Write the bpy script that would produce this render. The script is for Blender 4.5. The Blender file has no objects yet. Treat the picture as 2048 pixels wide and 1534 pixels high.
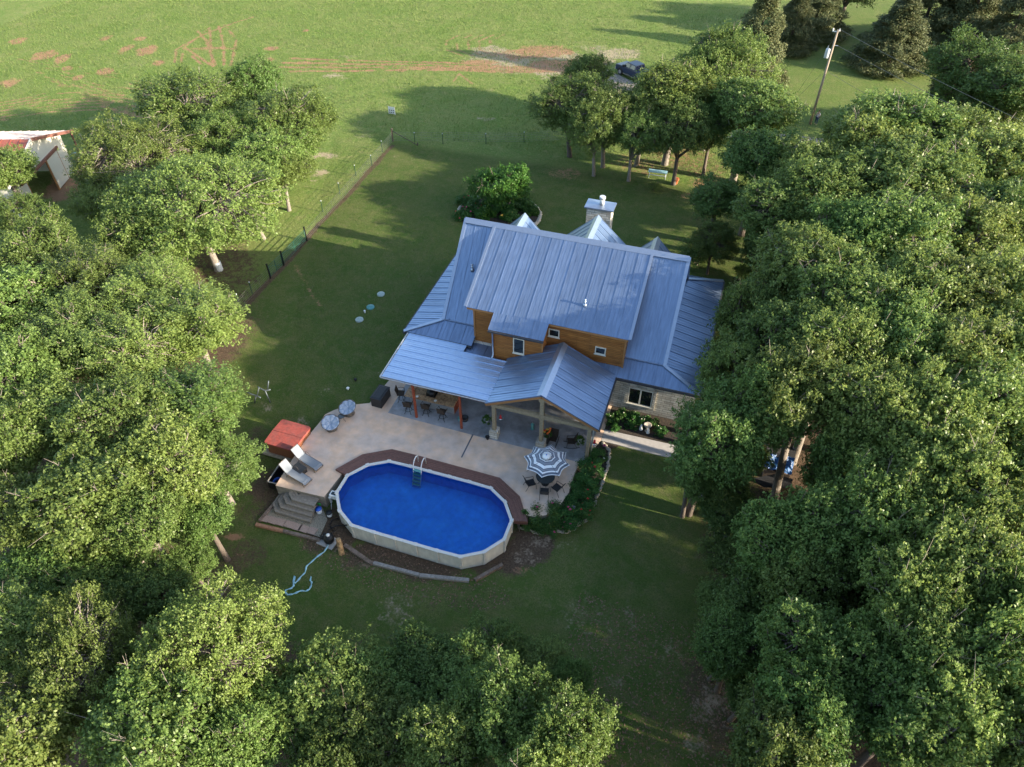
import bpy, math, random
import numpy as np
from mathutils import Vector, Matrix
rng=random.Random(7); nr=np.random.RandomState(5)
PI=math.pi; R_=math.radians
scene=bpy.context.scene; COL=scene.collection
# ---------------------------------------------------------------- camera, world, sun
CH=37.0; PITCH=R_(43.8); YAW=R_(18.2); FPX=1421.0
cam=bpy.data.objects.new('camera',bpy.data.cameras.new('camera')); COL.objects.link(cam); scene.camera=cam
cam.location=(0,0,CH); cam.rotation_euler=(PI/2-PITCH,0,YAW)
cam.data.sensor_width=36; cam.data.lens=36*FPX/2048; cam.data.clip_start=.5; cam.data.clip_end=3000
scene.render.resolution_x=1024; scene.render.resolution_y=767
SUN_EL=R_(17.2); SUN_AZ=R_(92)          # azimuth clockwise from +Y
w=bpy.data.worlds.new('World'); scene.world=w; w.use_nodes=True
nt=w.node_tree; bg=nt.nodes['Background']; sk=nt.nodes.new('ShaderNodeTexSky'); sk.sky_type='NISHITA'
sk.sun_disc=False; sk.sun_elevation=SUN_EL; sk.sun_rotation=SUN_AZ; sk.air_density=1.0; sk.dust_density=1.3; sk.ozone_density=.8
nt.links.new(sk.outputs[0],bg.inputs[0]); bg.inputs[1].default_value=.15
sl=bpy.data.lights.new('sun','SUN'); sl.energy=5; sl.angle=R_(.5); sl.color=(1,.87,.68)
so=bpy.data.objects.new('sun',sl); COL.objects.link(so)
sdir=Vector((math.sin(SUN_AZ)*math.cos(SUN_EL),math.cos(SUN_AZ)*math.cos(SUN_EL),math.sin(SUN_EL)))
so.rotation_euler=(-sdir).to_track_quat('-Z','Y').to_euler(); so.location=(60,20,60)
scene.view_settings.view_transform='Standard'; scene.view_settings.look='None'; scene.view_settings.exposure=1.7; scene.view_settings.gamma=1
scene.render.engine='CYCLES'
scene.cycles.max_bounces=6; scene.cycles.transparent_max_bounces=8; scene.cycles.diffuse_bounces=3; scene.cycles.glossy_bounces=2; scene.cycles.transmission_bounces=4
scene.cycles.caustics_reflective=False; scene.cycles.caustics_refractive=False
# ---------------------------------------------------------------- pixel -> world (positions surveyed from the photograph)
_f=Vector((-math.sin(YAW)*math.cos(PITCH),math.cos(YAW)*math.cos(PITCH),-math.sin(PITCH)))
_r=Vector((math.cos(YAW),math.sin(YAW),0)); _u=_r.cross(_f)
CP=Vector((0,0,CH))
def ray(x,y): return _f*FPX+_r*(x-1024)+_u*(767-y)
def at(x,y,z=0.):
    d=ray(x,y); return CP+d*((z-CH)/d.z)
def sm(a,b,x):
    t=min(1,max(0,(x-a)/(b-a))); return t*t*(3-2*t)
def gz(x,y):
    h=-.06
    h-=1.04*(1-sm(23.5,33.5,y+ (0 if x>-24 else (-24-x)*.0)))
    h-=.5*(1-sm(0,20,y))
    return h
def atg(x,y,dz=0.):
    z=0.
    for _ in range(12):
        p=at(x,y,z+dz); z=gz(p.x,p.y)
    return Vector((p.x,p.y,z+dz))
def proj(p):
    v=Vector(p)-CP; d=v.dot(_f); return 1024+FPX*v.dot(_r)/d,767-FPX*v.dot(_u)/d
def depth(p): return (Vector(p)-CP).dot(_f)
# ---------------------------------------------------------------- materials
def M(name,col,rough=.6,metal=0.,var=.15,scale=4.,bump=.0,bs=None,island=0.,col2=None,stretch=None,spec=None,detail=5,c2lo=.45,c2hi=.62,coat=0):
    m=bpy.data.materials.new(name); m.use_nodes=True; t=m.node_tree; b=t.nodes['Principled BSDF']
    b.inputs['Roughness'].default_value=rough; b.inputs['Metallic'].default_value=metal
    if spec is not None: b.inputs['Specular IOR Level'].default_value=spec
    if coat: b.inputs['Coat Weight'].default_value=coat
    tc=t.nodes.new('ShaderNodeTexCoord'); src=tc.outputs['Object']
    if stretch:
        mp=t.nodes.new('ShaderNodeMapping'); mp.inputs['Scale'].default_value=stretch; t.links.new(src,mp.inputs[0]); src=mp.outputs[0]
    n=t.nodes.new('ShaderNodeTexNoise'); n.inputs['Scale'].default_value=scale; n.inputs['Detail'].default_value=detail; n.inputs['Roughness'].default_value=.65; t.links.new(src,n.inputs['Vector'])
    base=None
    if col2:
        r=t.nodes.new('ShaderNodeMapRange'); r.inputs[1].default_value=c2lo; r.inputs[2].default_value=c2hi; t.links.new(n.outputs[0],r.inputs[0])
        mx=t.nodes.new('ShaderNodeMix'); mx.data_type='RGBA'; mx.inputs[6].default_value=(*col,1); mx.inputs[7].default_value=(*col2,1); t.links.new(r.outputs[0],mx.inputs[0]); base=mx.outputs[2]
    n2=t.nodes.new('ShaderNodeTexNoise'); n2.inputs['Scale'].default_value=scale*2.7; n2.inputs['Detail'].default_value=detail; t.links.new(src,n2.inputs['Vector'])
    r2=t.nodes.new('ShaderNodeMapRange'); r2.inputs[1].default_value=.25; r2.inputs[2].default_value=.75; r2.inputs[3].default_value=1-var; r2.inputs[4].default_value=1+var; t.links.new(n2.outputs[0],r2.inputs[0])
    val=r2.outputs[0]
    if island:
        g=t.nodes.new('ShaderNodeNewGeometry'); r3=t.nodes.new('ShaderNodeMapRange'); r3.inputs[3].default_value=1-island; r3.inputs[4].default_value=1+island; t.links.new(g.outputs['Random Per Island'],r3.inputs[0])
        ml=t.nodes.new('ShaderNodeMath'); ml.operation='MULTIPLY'; t.links.new(val,ml.inputs[0]); t.links.new(r3.outputs[0],ml.inputs[1]); val=ml.outputs[0]
    hs=t.nodes.new('ShaderNodeHueSaturation'); hs.inputs['Color'].default_value=(*col,1)
    if base: t.links.new(base,hs.inputs['Color'])
    t.links.new(val,hs.inputs['Value']); t.links.new(hs.outputs[0],b.inputs['Base Color'])
    if bump:
        bn=t.nodes.new('ShaderNodeTexNoise'); bn.inputs['Scale'].default_value=bs or scale*6; bn.inputs['Detail'].default_value=4; t.links.new(src,bn.inputs['Vector'])
        bp=t.nodes.new('ShaderNodeBump'); bp.inputs['Strength'].default_value=bump; bp.inputs['Distance'].default_value=.05; t.links.new(bn.outputs[0],bp.inputs['Height']); t.links.new(bp.outputs[0],b.inputs['Normal'])
    return m
def brickmat(name,c1,c2,cm,bw,rh,mort=.012,rough=.8,off=.5,bump=.5,grain=None,stain=.25):
    m=bpy.data.materials.new(name); m.use_nodes=True; t=m.node_tree; b=t.nodes['Principled BSDF']; b.inputs['Roughness'].default_value=rough
    tc=t.nodes.new('ShaderNodeTexCoord'); sp=t.nodes.new('ShaderNodeSeparateXYZ'); t.links.new(tc.outputs['Object'],sp.inputs[0])
    ad=t.nodes.new('ShaderNodeMath'); ad.operation='ADD'; t.links.new(sp.outputs[0],ad.inputs[0]); t.links.new(sp.outputs[1],ad.inputs[1])
    cb=t.nodes.new('ShaderNodeCombineXYZ'); t.links.new(ad.outputs[0],cb.inputs[0]); t.links.new(sp.outputs[2],cb.inputs[1])
    br=t.nodes.new('ShaderNodeTexBrick'); br.inputs['Scale'].default_value=1; br.inputs['Brick Width'].default_value=bw; br.inputs['Row Height'].default_value=rh; br.inputs['Mortar Size'].default_value=mort
    br.inputs['Color1'].default_value=(*c1,1); br.inputs['Color2'].default_value=(*c2,1); br.inputs['Mortar'].default_value=(*cm,1); br.offset=off; t.links.new(cb.outputs[0],br.inputs[0])
    n=t.nodes.new('ShaderNodeTexNoise'); n.inputs['Detail'].default_value=6; n.inputs['Scale'].default_value=1.5
    mp=t.nodes.new('ShaderNodeMapping'); mp.inputs['Scale'].default_value=grain or (1,1,1); t.links.new(cb.outputs[0],mp.inputs[0]); t.links.new(mp.outputs[0],n.inputs[0])
    r2=t.nodes.new('ShaderNodeMapRange'); r2.inputs[1].default_value=.3; r2.inputs[2].default_value=.7; r2.inputs[3].default_value=1-stain; r2.inputs[4].default_value=1+stain; t.links.new(n.outputs[0],r2.inputs[0])
    hs=t.nodes.new('ShaderNodeHueSaturation'); t.links.new(br.outputs[0],hs.inputs['Color']); t.links.new(r2.outputs[0],hs.inputs['Value']); t.links.new(hs.outputs[0],b.inputs['Base Color'])
    bp=t.nodes.new('ShaderNodeBump'); bp.inputs['Strength'].default_value=bump; bp.inputs['Distance'].default_value=.02; bp.invert=True; t.links.new(br.outputs['Fac'],bp.inputs['Height']); t.links.new(bp.outputs[0],b.inputs['Normal'])
    return m
def leafmat(name,c1,c2,trans=.35,gloss=.45,hue=0):
    m=bpy.data.materials.new(name); m.use_nodes=True; t=m.node_tree; b=t.nodes['Principled BSDF']
    b.inputs['Roughness'].default_value=gloss; b.inputs['Specular IOR Level'].default_value=.22
    g=t.nodes.new('ShaderNodeNewGeometry'); oi=t.nodes.new('ShaderNodeObjectInfo')
    mx=t.nodes.new('ShaderNodeMix'); mx.data_type='RGBA'; mx.inputs[6].default_value=(*c1,1); mx.inputs[7].default_value=(*c2,1); t.links.new(g.outputs['Random Per Island'],mx.inputs[0])
    hs=t.nodes.new('ShaderNodeHueSaturation'); t.links.new(mx.outputs[2],hs.inputs['Color'])
    rv=t.nodes.new('ShaderNodeMapRange'); rv.inputs[3].default_value=.8; rv.inputs[4].default_value=1.22; t.links.new(oi.outputs['Random'],rv.inputs[0]); t.links.new(rv.outputs[0],hs.inputs['Value'])
    mm=t.nodes.new('ShaderNodeMath'); mm.operation='MULTIPLY'; mm.inputs[1].default_value=7.31; t.links.new(oi.outputs['Random'],mm.inputs[0])
    fr=t.nodes.new('ShaderNodeMath'); fr.operation='FRACT'; t.links.new(mm.outputs[0],fr.inputs[0])
    rh=t.nodes.new('ShaderNodeMapRange'); rh.inputs[3].default_value=.485; rh.inputs[4].default_value=.515; t.links.new(fr.outputs[0],rh.inputs[0]); t.links.new(rh.outputs[0],hs.inputs['Hue'])
    t.links.new(hs.outputs[0],b.inputs['Base Color'])
    tr=t.nodes.new('ShaderNodeBsdfTranslucent'); h2=t.nodes.new('ShaderNodeHueSaturation'); h2.inputs['Value'].default_value=1.2; h2.inputs['Hue'].default_value=.485; t.links.new(hs.outputs[0],h2.inputs['Color']); t.links.new(h2.outputs[0],tr.inputs[0])
    ms=t.nodes.new('ShaderNodeMixShader'); ms.inputs[0].default_value=trans; t.links.new(b.outputs[0],ms.inputs[1]); t.links.new(tr.outputs[0],ms.inputs[2]); t.links.new(ms.outputs[0],t.nodes['Material Output'].inputs[0])
    return m
MT={}
MT['roof']=M('galvalume',(.2,.275,.42),.4,.75,.08,1.2,.01,3,island=.06)
MT['roofcap']=M('galvalume_trim',(.36,.42,.52),.35,.85,.06,2)
MT['roofy']=M('galvalume_streaked',(.21,.285,.42),.36,.75,.2,1.,.01,3,island=.09,stretch=(3.5,.35,.35))
MT['roofx']=M('galvalume_streaked_across',(.21,.285,.42),.36,.75,.2,1.,.01,3,island=.09,stretch=(.35,3.5,.35))
MT['cover']=M('cover_metal',(.52,.64,.82),.36,.85,.05,1.2,island=.04)
MT['stand']=M('galvanised_pipe',(.08,.1,.11),.5,.3,.1)
MT['gutter']=M('gutter',(.05,.05,.055),.5,.2,.1)
MT['stone']=brickmat('limestone',(.62,.59,.52),(.4,.37,.31),(.27,.25,.21),.6,.2,.022,.85,.37,.6)
MT['siding']=brickmat('wood_siding',(.36,.15,.035),(.27,.1,.022),(.09,.035,.01),3.1,.15,.008,.6,.3,.5,(1,9,1),.35)
MT['cedar']=M('cedar',(.33,.16,.06),.7,0,.25,3,.2,stretch=(1,1,6))
MT['beam']=M('beam_timber',(.3,.24,.15),.75,0,.25,2.5,.2)
MT['redpost']=M('red_stain',(.27,.055,.022),.6,0,.2,3)
MT['frame']=M('vinyl_frame',(.66,.64,.56),.5,0,.05)
MT['pane']=M('window_glass',(.012,.016,.018),.06,0,.1,spec=.8)
MT['conc']=M('stamped_concrete',(.66,.46,.32),.75,0,.18,.55,.3,9,col2=(.56,.44,.36),c2lo=.4,c2hi=.6)
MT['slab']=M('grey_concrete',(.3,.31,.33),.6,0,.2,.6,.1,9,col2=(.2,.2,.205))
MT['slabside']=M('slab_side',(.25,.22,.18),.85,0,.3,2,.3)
MT['walk']=M('walk_concrete',(.38,.36,.34),.8,0,.12,1.2,.15)
MT['joint']=M('joint_filler',(.09,.1,.12),.6)
MT['deckwood']=M('composite_deck',(.135,.062,.045),.6,0,.18,2,.1,island=.12)
MT['stairwood']=M('weathered_wood',(.2,.175,.145),.85,0,.2,3,.3,island=.14)
MT['rim']=M('pool_rail',(.58,.57,.53),.5,0,.08,2)
MT['poolwall']=M('pool_wall',(.62,.6,.53),.6,0,.16,1.2,.05,stretch=(1,1,.4))
MT['liner']=M('pool_liner',(.01,.22,.7),.6,0,.12,1.1,col2=(.03,.31,.8),c2lo=.45,c2hi=.72,detail=13)
MT['white']=M('white_plastic',(.72,.73,.72),.45,0,.05)
MT['whitemetal']=M('white_metal',(.45,.48,.5),.4,.1,.08)
MT['teal']=M('teal_plastic',(.09,.28,.28),.5,0,.1)
MT['black']=M('black_metal',(.014,.014,.016),.45,.3,.1)
MT['resin']=M('black_resin',(.02,.021,.024),.55,0,.25,6,.2)
MT['wicker']=M('grey_wicker',(.13,.115,.1),.8,0,.35,25,.5)
MT['cushion']=M('cushion',(.3,.36,.45),.9,0,.12,5,.15)
MT['brownweave']=M('brown_weave',(.045,.03,.02),.8,0,.3,20,.3)
MT['sling']=M('sling_mesh',(.17,.195,.23),.8,0,.06,30)
MT['alu']=M('brown_alu',(.12,.1,.085),.4,.5,.1)
MT['tubcover']=M('tub_vinyl',(.27,.055,.042),.7,0,.25,2.2,.25,col2=(.2,.055,.045))
MT['tubside']=M('tub_cedar',(.17,.06,.026),.7,0,.25,2,stretch=(9,9,.6))
MT['counter']=M('bar_stone',(.45,.29,.16),.35,0,.4,5,col2=(.22,.13,.07))
MT['corr']=M('corrugated',(.5,.51,.52),.4,.7,.1)
MT['glass']=M('table_glass',(.05,.06,.065),.08,0,.05,spec=.8)
MT['soil']=M('dark_mulch',(.028,.021,.016),.95,0,.5,8,.8,20,col2=(.06,.043,.03))
MT['gravelm']=M('pale_gravel',(.32,.28,.22),.95,0,.5,18,.7,30,col2=(.12,.11,.07))
MT['rock']=M('edging_stone',(.42,.37,.3),.9,0,.3,5,.5)
MT['timber']=M('old_timber',(.2,.15,.12),.9,0,.3,3,.4,col2=(.13,.095,.07))
MT['timbergray']=M('grey_timber',(.25,.235,.215),.9,0,.3,3,.4)
MT['timberred']=M('red_timber',(.33,.17,.1),.9,0,.3,3,.4)
MT['paver']=M('pink_paver',(.33,.235,.19),.85,0,.2,6,.2)
MT['log']=M('log_wood',(.42,.27,.13),.85,0,.3,4,.4,col2=(.2,.12,.06))
MT['hose']=M('flat_hose',(.28,.5,.58),.5,0,.15,9)
MT['blue']=M('blue_plastic',(.02,.1,.5),.4,0,.1)
MT['tarp']=M('blue_tarp',(.02,.09,.25),.3,0,.3,6,.6)
MT['greenp']=M('green_plastic',(.05,.4,.07),.5,0,.2)
MT['red']=M('red_bloom',(.5,.02,.03),.6,0,.2,20)
MT['pink']=M('pink_bloom',(.5,.04,.16),.6,0,.3,20)
MT['orange']=M('orange_bloom',(.65,.14,.02),.6,0,.3,20)
MT['yellow']=M('yellow_bloom',(.7,.42,.06),.6,0,.2,20)
MT['whitef']=M('white_bloom',(.75,.72,.6),.6,0,.1,20)
MT['terra']=M('terracotta',(.45,.13,.05),.8,0,.15,6)
MT['bark']=M('grey_bark',(.19,.165,.14),.95,0,.35,4,.6,12,stretch=(1,1,.4))
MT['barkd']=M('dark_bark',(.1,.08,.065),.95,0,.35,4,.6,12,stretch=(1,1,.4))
MT['pole']=M('pole_wood',(.3,.24,.18),.85,0,.2,2,stretch=(3,3,.4))
MT['wire']=M('cable',(.17,.17,.16),.5,.5,.05)
MT['green_post']=M('green_tpost',(.03,.075,.045),.6,.2,.1)
MT['barnwall']=M('cream_siding',(.62,.6,.53),.6,.1,.06,2,stretch=(6,6,.5),island=.04)
MT['barnred']=M('barn_red_metal',(.33,.1,.065),.45,.3,.1,2,island=.06)
MT['barnpink']=M('pale_pink_metal',(.58,.47,.45),.45,.3,.12,2,island=.05)  # paler pink puts the far barn slope's grazing sheen into its colour
MT['barntrim']=M('rust_trim',(.2,.09,.07),.6,.2,.1)
MT['dark']=M('dark_inside',(.01,.009,.008),.9,0,.1)
MT['carblue']=M('dark_car_paint',(.01,.022,.06),.35,.0,.1,coat=.2)
MT['carwhite']=M('white_car_paint',(.7,.7,.68),.3,0,.05,coat=.5)
MT['tyre']=M('tyre',(.02,.02,.02),.9,0,.1)
MT['chrome']=M('chrome',(.6,.6,.6),.2,.9,.05)
MT['skin']=M('skin',(.5,.3,.2),.6,0,.05)
MT['shirt']=M('patterned_shirt',(.72,.68,.74),.8,0,.2,7,col2=(.45,.16,.2),c2lo=.52,c2hi=.58)
MT['jeans']=M('jeans',(.03,.05,.12),.9,0,.1)
MT['hair']=M('hair',(.1,.07,.05),.9,0,.1)
MT['oak1']=leafmat('oak_leaf',(.11,.175,.038),(.19,.255,.075),.42,.38)
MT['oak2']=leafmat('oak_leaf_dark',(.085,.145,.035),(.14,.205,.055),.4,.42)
MT['elm']=leafmat('elm_leaf',(.125,.19,.042),(.195,.262,.08),.42,.4)
MT['ced']=leafmat('cedar_leaf',(.075,.1,.04),(.13,.135,.06),.2,.6)
MT['rose']=leafmat('rose_leaf',(.04,.115,.025),(.085,.18,.045),.3,.4)
MT['fern']=leafmat('fern_leaf',(.04,.12,.02),(.08,.17,.03),.35,.45)
# ---------------------------------------------------------------- mesh builder and tagging
OFF={}
def V(*a): return Vector(a)
class MB:
    def __init__(s): s.v=[]; s.f=[]; s.sm=[]
    def add(s,vs,fs,smooth=False):
        o=len(s.v); s.v+= [tuple(v) for v in vs]; s.f+=[tuple(i+o for i in f) for f in fs]; s.sm+=[smooth]*len(fs); return s
    def hexa(s,p): return s.add(p,[(3,2,1,0),(4,5,6,7),(0,1,5,4),(1,2,6,5),(2,3,7,6),(3,0,4,7)])
    def box(s,x0,x1,y0,y1,z0,z1): return s.hexa([(x0,y0,z0),(x1,y0,z0),(x1,y1,z0),(x0,y1,z0),(x0,y0,z1),(x1,y0,z1),(x1,y1,z1),(x0,y1,z1)])
    def bar(s,a,b,w=.1,h=None,up=(0,0,1)):
        a=Vector(a);b=Vector(b);h=h or w;d=(b-a).normalized();u=Vector(up)
        if abs(d.dot(u))>.98: u=Vector((0,1,0))
        x=d.cross(u).normalized();y=x.cross(d).normalized();x=x*w/2;y=y*h/2
        return s.hexa([a-x-y,a+x-y,a+x+y,a-x+y,b-x-y,b+x-y,b+x+y,b-x+y])
    def tube(s,pts,r,n=6,r1=None,smooth=True,caps=True):
        pts=[Vector(p) for p in pts]; m=len(pts); o=len(s.v); vs=[]
        ref=None
        for i,p in enumerate(pts):
            d=(pts[min(i+1,m-1)]-pts[max(i-1,0)])
            d=d.normalized() if d.length>1e-9 else Vector((0,0,1))
            if ref is None: ref=Vector((0,0,1)) if abs(d.z)<.9 else Vector((1,0,0))
            x=d.cross(ref)
            if x.length<1e-6: x=d.cross(Vector((.3,.9,.1)))
            x.normalize(); y=d.cross(x).normalized(); ref=x.cross(d)*1.0
            rr=r if r1 is None else r+(r1-r)*i/max(1,m-1)
            if isinstance(r,(list,tuple)): rr=r[i]
            for k in range(n):
                a=2*PI*k/n; vs.append(p+x*math.cos(a)*rr+y*math.sin(a)*rr)
        fs=[]
        for i in range(m-1):
            for k in range(n):
                k2=(k+1)%n; fs.append((i*n+k,i*n+k2,(i+1)*n+k2,(i+1)*n+k))
        s.add(vs,fs,smooth)
        if caps:
            s.f.append(tuple(o+k for k in range(n))[::-1]); s.f.append(tuple(o+(m-1)*n+k for k in range(n))); s.sm+=[False,False]
        return s
    def cyl(s,x,y,z0,z1,r,r1=None,n=16,smooth=True): return s.tube([(x,y,z0),(x,y,z1)],r,n,r1 if r1 is not None else r,smooth)
    def lathe(s,prof,c=(0,0,0),n=24,smooth=True,sx=1,sy=1):
        vs=[];fs=[]
        for r,z in prof:
            for k in range(n):
                a=2*PI*k/n; vs.append((c[0]+r*sx*math.cos(a),c[1]+r*sy*math.sin(a),c[2]+z))
        for i in range(len(prof)-1):
            for k in range(n): fs.append((i*n+k,i*n+(k+1)%n,(i+1)*n+(k+1)%n,(i+1)*n+k))
        return s.add(vs,fs,smooth)
    def ball(s,c,r,n=10,sz=1,jit=0):
        prof=[(max(.001,math.sin(PI*i/n)*r),-math.cos(PI*i/n)*r*sz) for i in range(n+1)]
        o=len(s.v); s.lathe(prof,c,n+2)
        if jit:
            for i in range(o,len(s.v)):
                x,y,z=s.v[i]; k=1+(rng.random()-.5)*jit; s.v[i]=(c[0]+(x-c[0])*k,c[1]+(y-c[1])*k,c[2]+(z-c[2])*k)
        return s
    def prism(s,poly,z0,z1):
        n=len(poly); a=sum(poly[i][0]*poly[(i+1)%n][1]-poly[(i+1)%n][0]*poly[i][1] for i in range(n))
        if a<0: poly=poly[::-1]
        zb=z0 if callable(z0) else (lambda x,y:z0); zt=z1 if callable(z1) else (lambda x,y:z1)
        vs=[(p[0],p[1],zb(p[0],p[1])) for p in poly]+[(p[0],p[1],zt(p[0],p[1])) for p in poly]
        fs=[tuple(range(n))[::-1],tuple(range(n,2*n))]+[(i,(i+1)%n,n+(i+1)%n,n+i) for i in range(n)]
        return s.add(vs,fs)
    def slab(s,poly3,th):
        P=[Vector(p) for p in poly3]; nrm=Vector((0,0,0))
        for i in range(len(P)): nrm+=(P[i]-P[0]).cross(P[(i+1)%len(P)]-P[0])
        nrm.normalize()
        if nrm.z<0 or (abs(nrm.z)<1e-6 and nrm.y>0): P=P[::-1]; nrm=-nrm
        n=len(P); vs=[p-nrm*th for p in P]+P
        return s.add(vs,[tuple(range(n))[::-1],tuple(range(n,2*n))]+[(i,(i+1)%n,n+(i+1)%n,n+i) for i in range(n)])
    def build(s,name,mat,parent=None,smooth=None):
        off=OFF.get(parent.name,Vector((0,0,0))) if parent else Vector((0,0,0))
        me=bpy.data.meshes.new(name)
        me.from_pydata([(v[0]-off.x,v[1]-off.y,v[2]-off.z) for v in s.v],[],s.f); me.update()
        if smooth is None: me.polygons.foreach_set('use_smooth',s.sm)
        elif smooth: me.polygons.foreach_set('use_smooth',[True]*len(me.polygons))
        me.materials.append(MT[mat] if isinstance(mat,str) else mat)
        o=bpy.data.objects.new(name,me); COL.objects.link(o)
        if parent: o.parent=parent; OFF[o.name]=off
        return o
def tag(o,label=None,cat=None,group=None,kind=None):
    if label: o['label']=label
    if cat: o['category']=cat
    if group: o['group']=group
    if kind: o['kind']=kind
    return o
def thing(name,label,cat,loc=(0,0,0),rz=0,group=None,world=False):
    o=bpy.data.objects.new(name,None); COL.objects.link(o); o.location=loc; o.rotation_euler=(0,0,rz); o.empty_display_size=.3
    tag(o,label,cat,group); OFF[o.name]=Vector(loc) if world else Vector((0,0,0)); return o
def dup(src,loc=None,rz=None,label=None,group=None,scale=None):
    def rec(o,par):
        c=o.copy(); COL.objects.link(c)
        if par: c.parent=par
        for k in list(o.children): rec(k,c)
        return c
    c=rec(src,None)
    if loc is not None: c.location=loc
    if rz is not None: c.rotation_euler=(0,0,rz)
    if scale is not None: c.scale=scale
    if label: c['label']=label
    if group: c['group']=group
    return c
def struct(o): return tag(o,kind='structure')
# ---------------------------------------------------------------- ribbed metal roofing
def clipu(poly,k,keep_gt):
    out=[]
    for i in range(len(poly)):
        a=poly[i];b=poly[(i+1)%len(poly)]; ia=(a[0]>=k) if keep_gt else (a[0]<=k); ib=(b[0]>=k) if keep_gt else (b[0]<=k)
        if ia: out.append(a)
        if ia!=ib:
            t=(k-a[0])/(b[0]-a[0]); out.append((k,a[1]+t*(b[1]-a[1])))
    return out
def roofplane(mb,poly3,rib,panel=.9,minor=3,rh=.035,th=.05,rw=.04):
    P=[Vector(p) for p in poly3]; nrm=Vector((0,0,0))
    for i in range(1,len(P)-1): nrm+=(P[i]-P[0]).cross(P[i+1]-P[0])
    nrm.normalize()
    if nrm.z<0: nrm=-nrm
    v=Vector(rib); v=(v-nrm*v.dot(nrm)).normalized(); u=v.cross(nrm).normalized(); o=P[0]
    Q=[((p-o).dot(u),(p-o).dot(v)) for p in P]
    u0=min(q[0] for q in Q); u1=max(q[0] for q in Q)
    to3=lambda q,h=0: o+u*q[0]+v*q[1]+nrm*h
    n=max(1,round((u1-u0)/panel)); step=(u1-u0)/n
    for i in range(n):
        a=u0+i*step; b=a+step; c=clipu(clipu(Q,a,True),b,False)
        if len(c)<3: continue
        mb.slab([to3(q) for q in c],th)
    for i in range(n*minor+1):
        k=u0+i*step/minor; k=min(max(k,u0+rw/2),u1-rw/2); big=(i%minor==0); hw=(rw if big else rw*.6)/2; hh=rh if big else rh*.3
        c=clipu(clipu(Q,k-hw,True),k+hw,False)
        if len(c)<3: continue
        mb.slab([to3(q,hh) for q in c],hh-.004)
    return mb
# ================================================================= GROUND
POOLC=(-13.87,24.03)
PN=[(.7,2.85),(2.1,2.85),(3.65,2.8),(4.92,2.02),(5.8,.75)]
half=[(x,y) for x,y in PN]+[(x,-y) for x,y in PN[::-1]]
PNODES=[(x,y) for x,y in half]+[(-x,y) for x,y in half[::-1]]      # clockwise from top right
def poolpoly(off=0.):
    out=[]
    for x,y in PNODES:
        cx=max(-2.9,min(2.9,x)); dx,dy=x-cx,y; L=math.hypot(dx,dy) or 1
        out.append((POOLC[0]+x+dx/L*off,POOLC[1]+y+dy/L*off))
    return out
def grid_axis(lo,hi,step,far_lo,far_hi):
    a=list(np.arange(lo,hi+1e-6,step)); s=step; x=lo; L=[]
    while x>far_lo: s*=1.35; x-=s; L.append(x)
    s=step; x=hi; Rr=[]
    while x<far_hi: s*=1.35; x+=s; Rr.append(x)
    return np.array(L[::-1]+a+Rr)
gx=grid_axis(-126,40,.25,-1500,1500); gy=grid_axis(6,150,.25,-900,1800)
X,Y=np.meshgrid(gx,gy)
def smn(a,b,x):
    t=np.clip((x-a)/(b-a),0,1); return t*t*(3-2*t)
Zg=-.06-1.04*(1-smn(23.5,33.5,Y))-.5*(1-smn(0,20,Y))
_cx=np.clip(X+13.87,-2.9,2.9); Zg=np.where(np.hypot(X+13.87-_cx,Y-24.03)<2.92,-1.2,Zg)   # pit under the pool
def vnoise(X,Y,s,seed):
    r=np.random.RandomState(seed); T=r.rand(257,257); x=X/s+1000.5; y=Y/s+1000.5
    xi=np.floor(x).astype(int); yi=np.floor(y).astype(int); fx=x-xi; fy=y-yi; fx=fx*fx*(3-2*fx); fy=fy*fy*(3-2*fy)
    a=T[yi%257,xi%257];b=T[yi%257,(xi+1)%257];c=T[(yi+1)%257,xi%257];d=T[(yi+1)%257,(xi+1)%257]
    return (a*(1-fx)+b*fx)*(1-fy)+(c*(1-fx)+d*fx)*fy
def fb(X,Y,s,seed): return (vnoise(X,Y,s,seed)+.5*vnoise(X,Y,s/2.1,seed+1)+.25*vnoise(X,Y,s/4.3,seed+2))/1.75
wob=lambda s,seed,amp:(fb(X,Y,s,seed)-.5)*2*amp
dirt=np.zeros_like(X); pale=np.zeros_like(X); litter=np.zeros_like(X)
def ell(px,py,rx,ry,arr,val=1.,soft=.6,wamp=.7,seed=3,rot=0):
    c=at(px,py); dpt=depth(c); k=dpt/FPX; el=math.asin(CH/(c-CP).length)
    ax=rx*k; ay=ry*k/math.sin(el)
    ca,sa=math.cos(YAW+rot),math.sin(YAW+rot); R0=max(ax,ay)*1.8+1.5
    j0,j1=np.searchsorted(gx,[c.x-R0,c.x+R0]); i0,i1=np.searchsorted(gy,[c.y-R0,c.y+R0]); sx=slice(i0,i1),slice(j0,j1)
    XX,YY=X[sx],Y[sx]; dx=XX-c.x; dy=YY-c.y; u=dx*ca+dy*sa; v=-dx*sa+dy*ca
    d=np.sqrt((u/ax)**2+(v/ay)**2)+(fb(XX,YY,1.6,seed)-.5)*wamp+(fb(XX,YY,5,seed+9)-.5)*.8*wamp
    arr[sx]=np.maximum(arr[sx],val*(1-smn(1-soft,1+soft*.4,d)))
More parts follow.
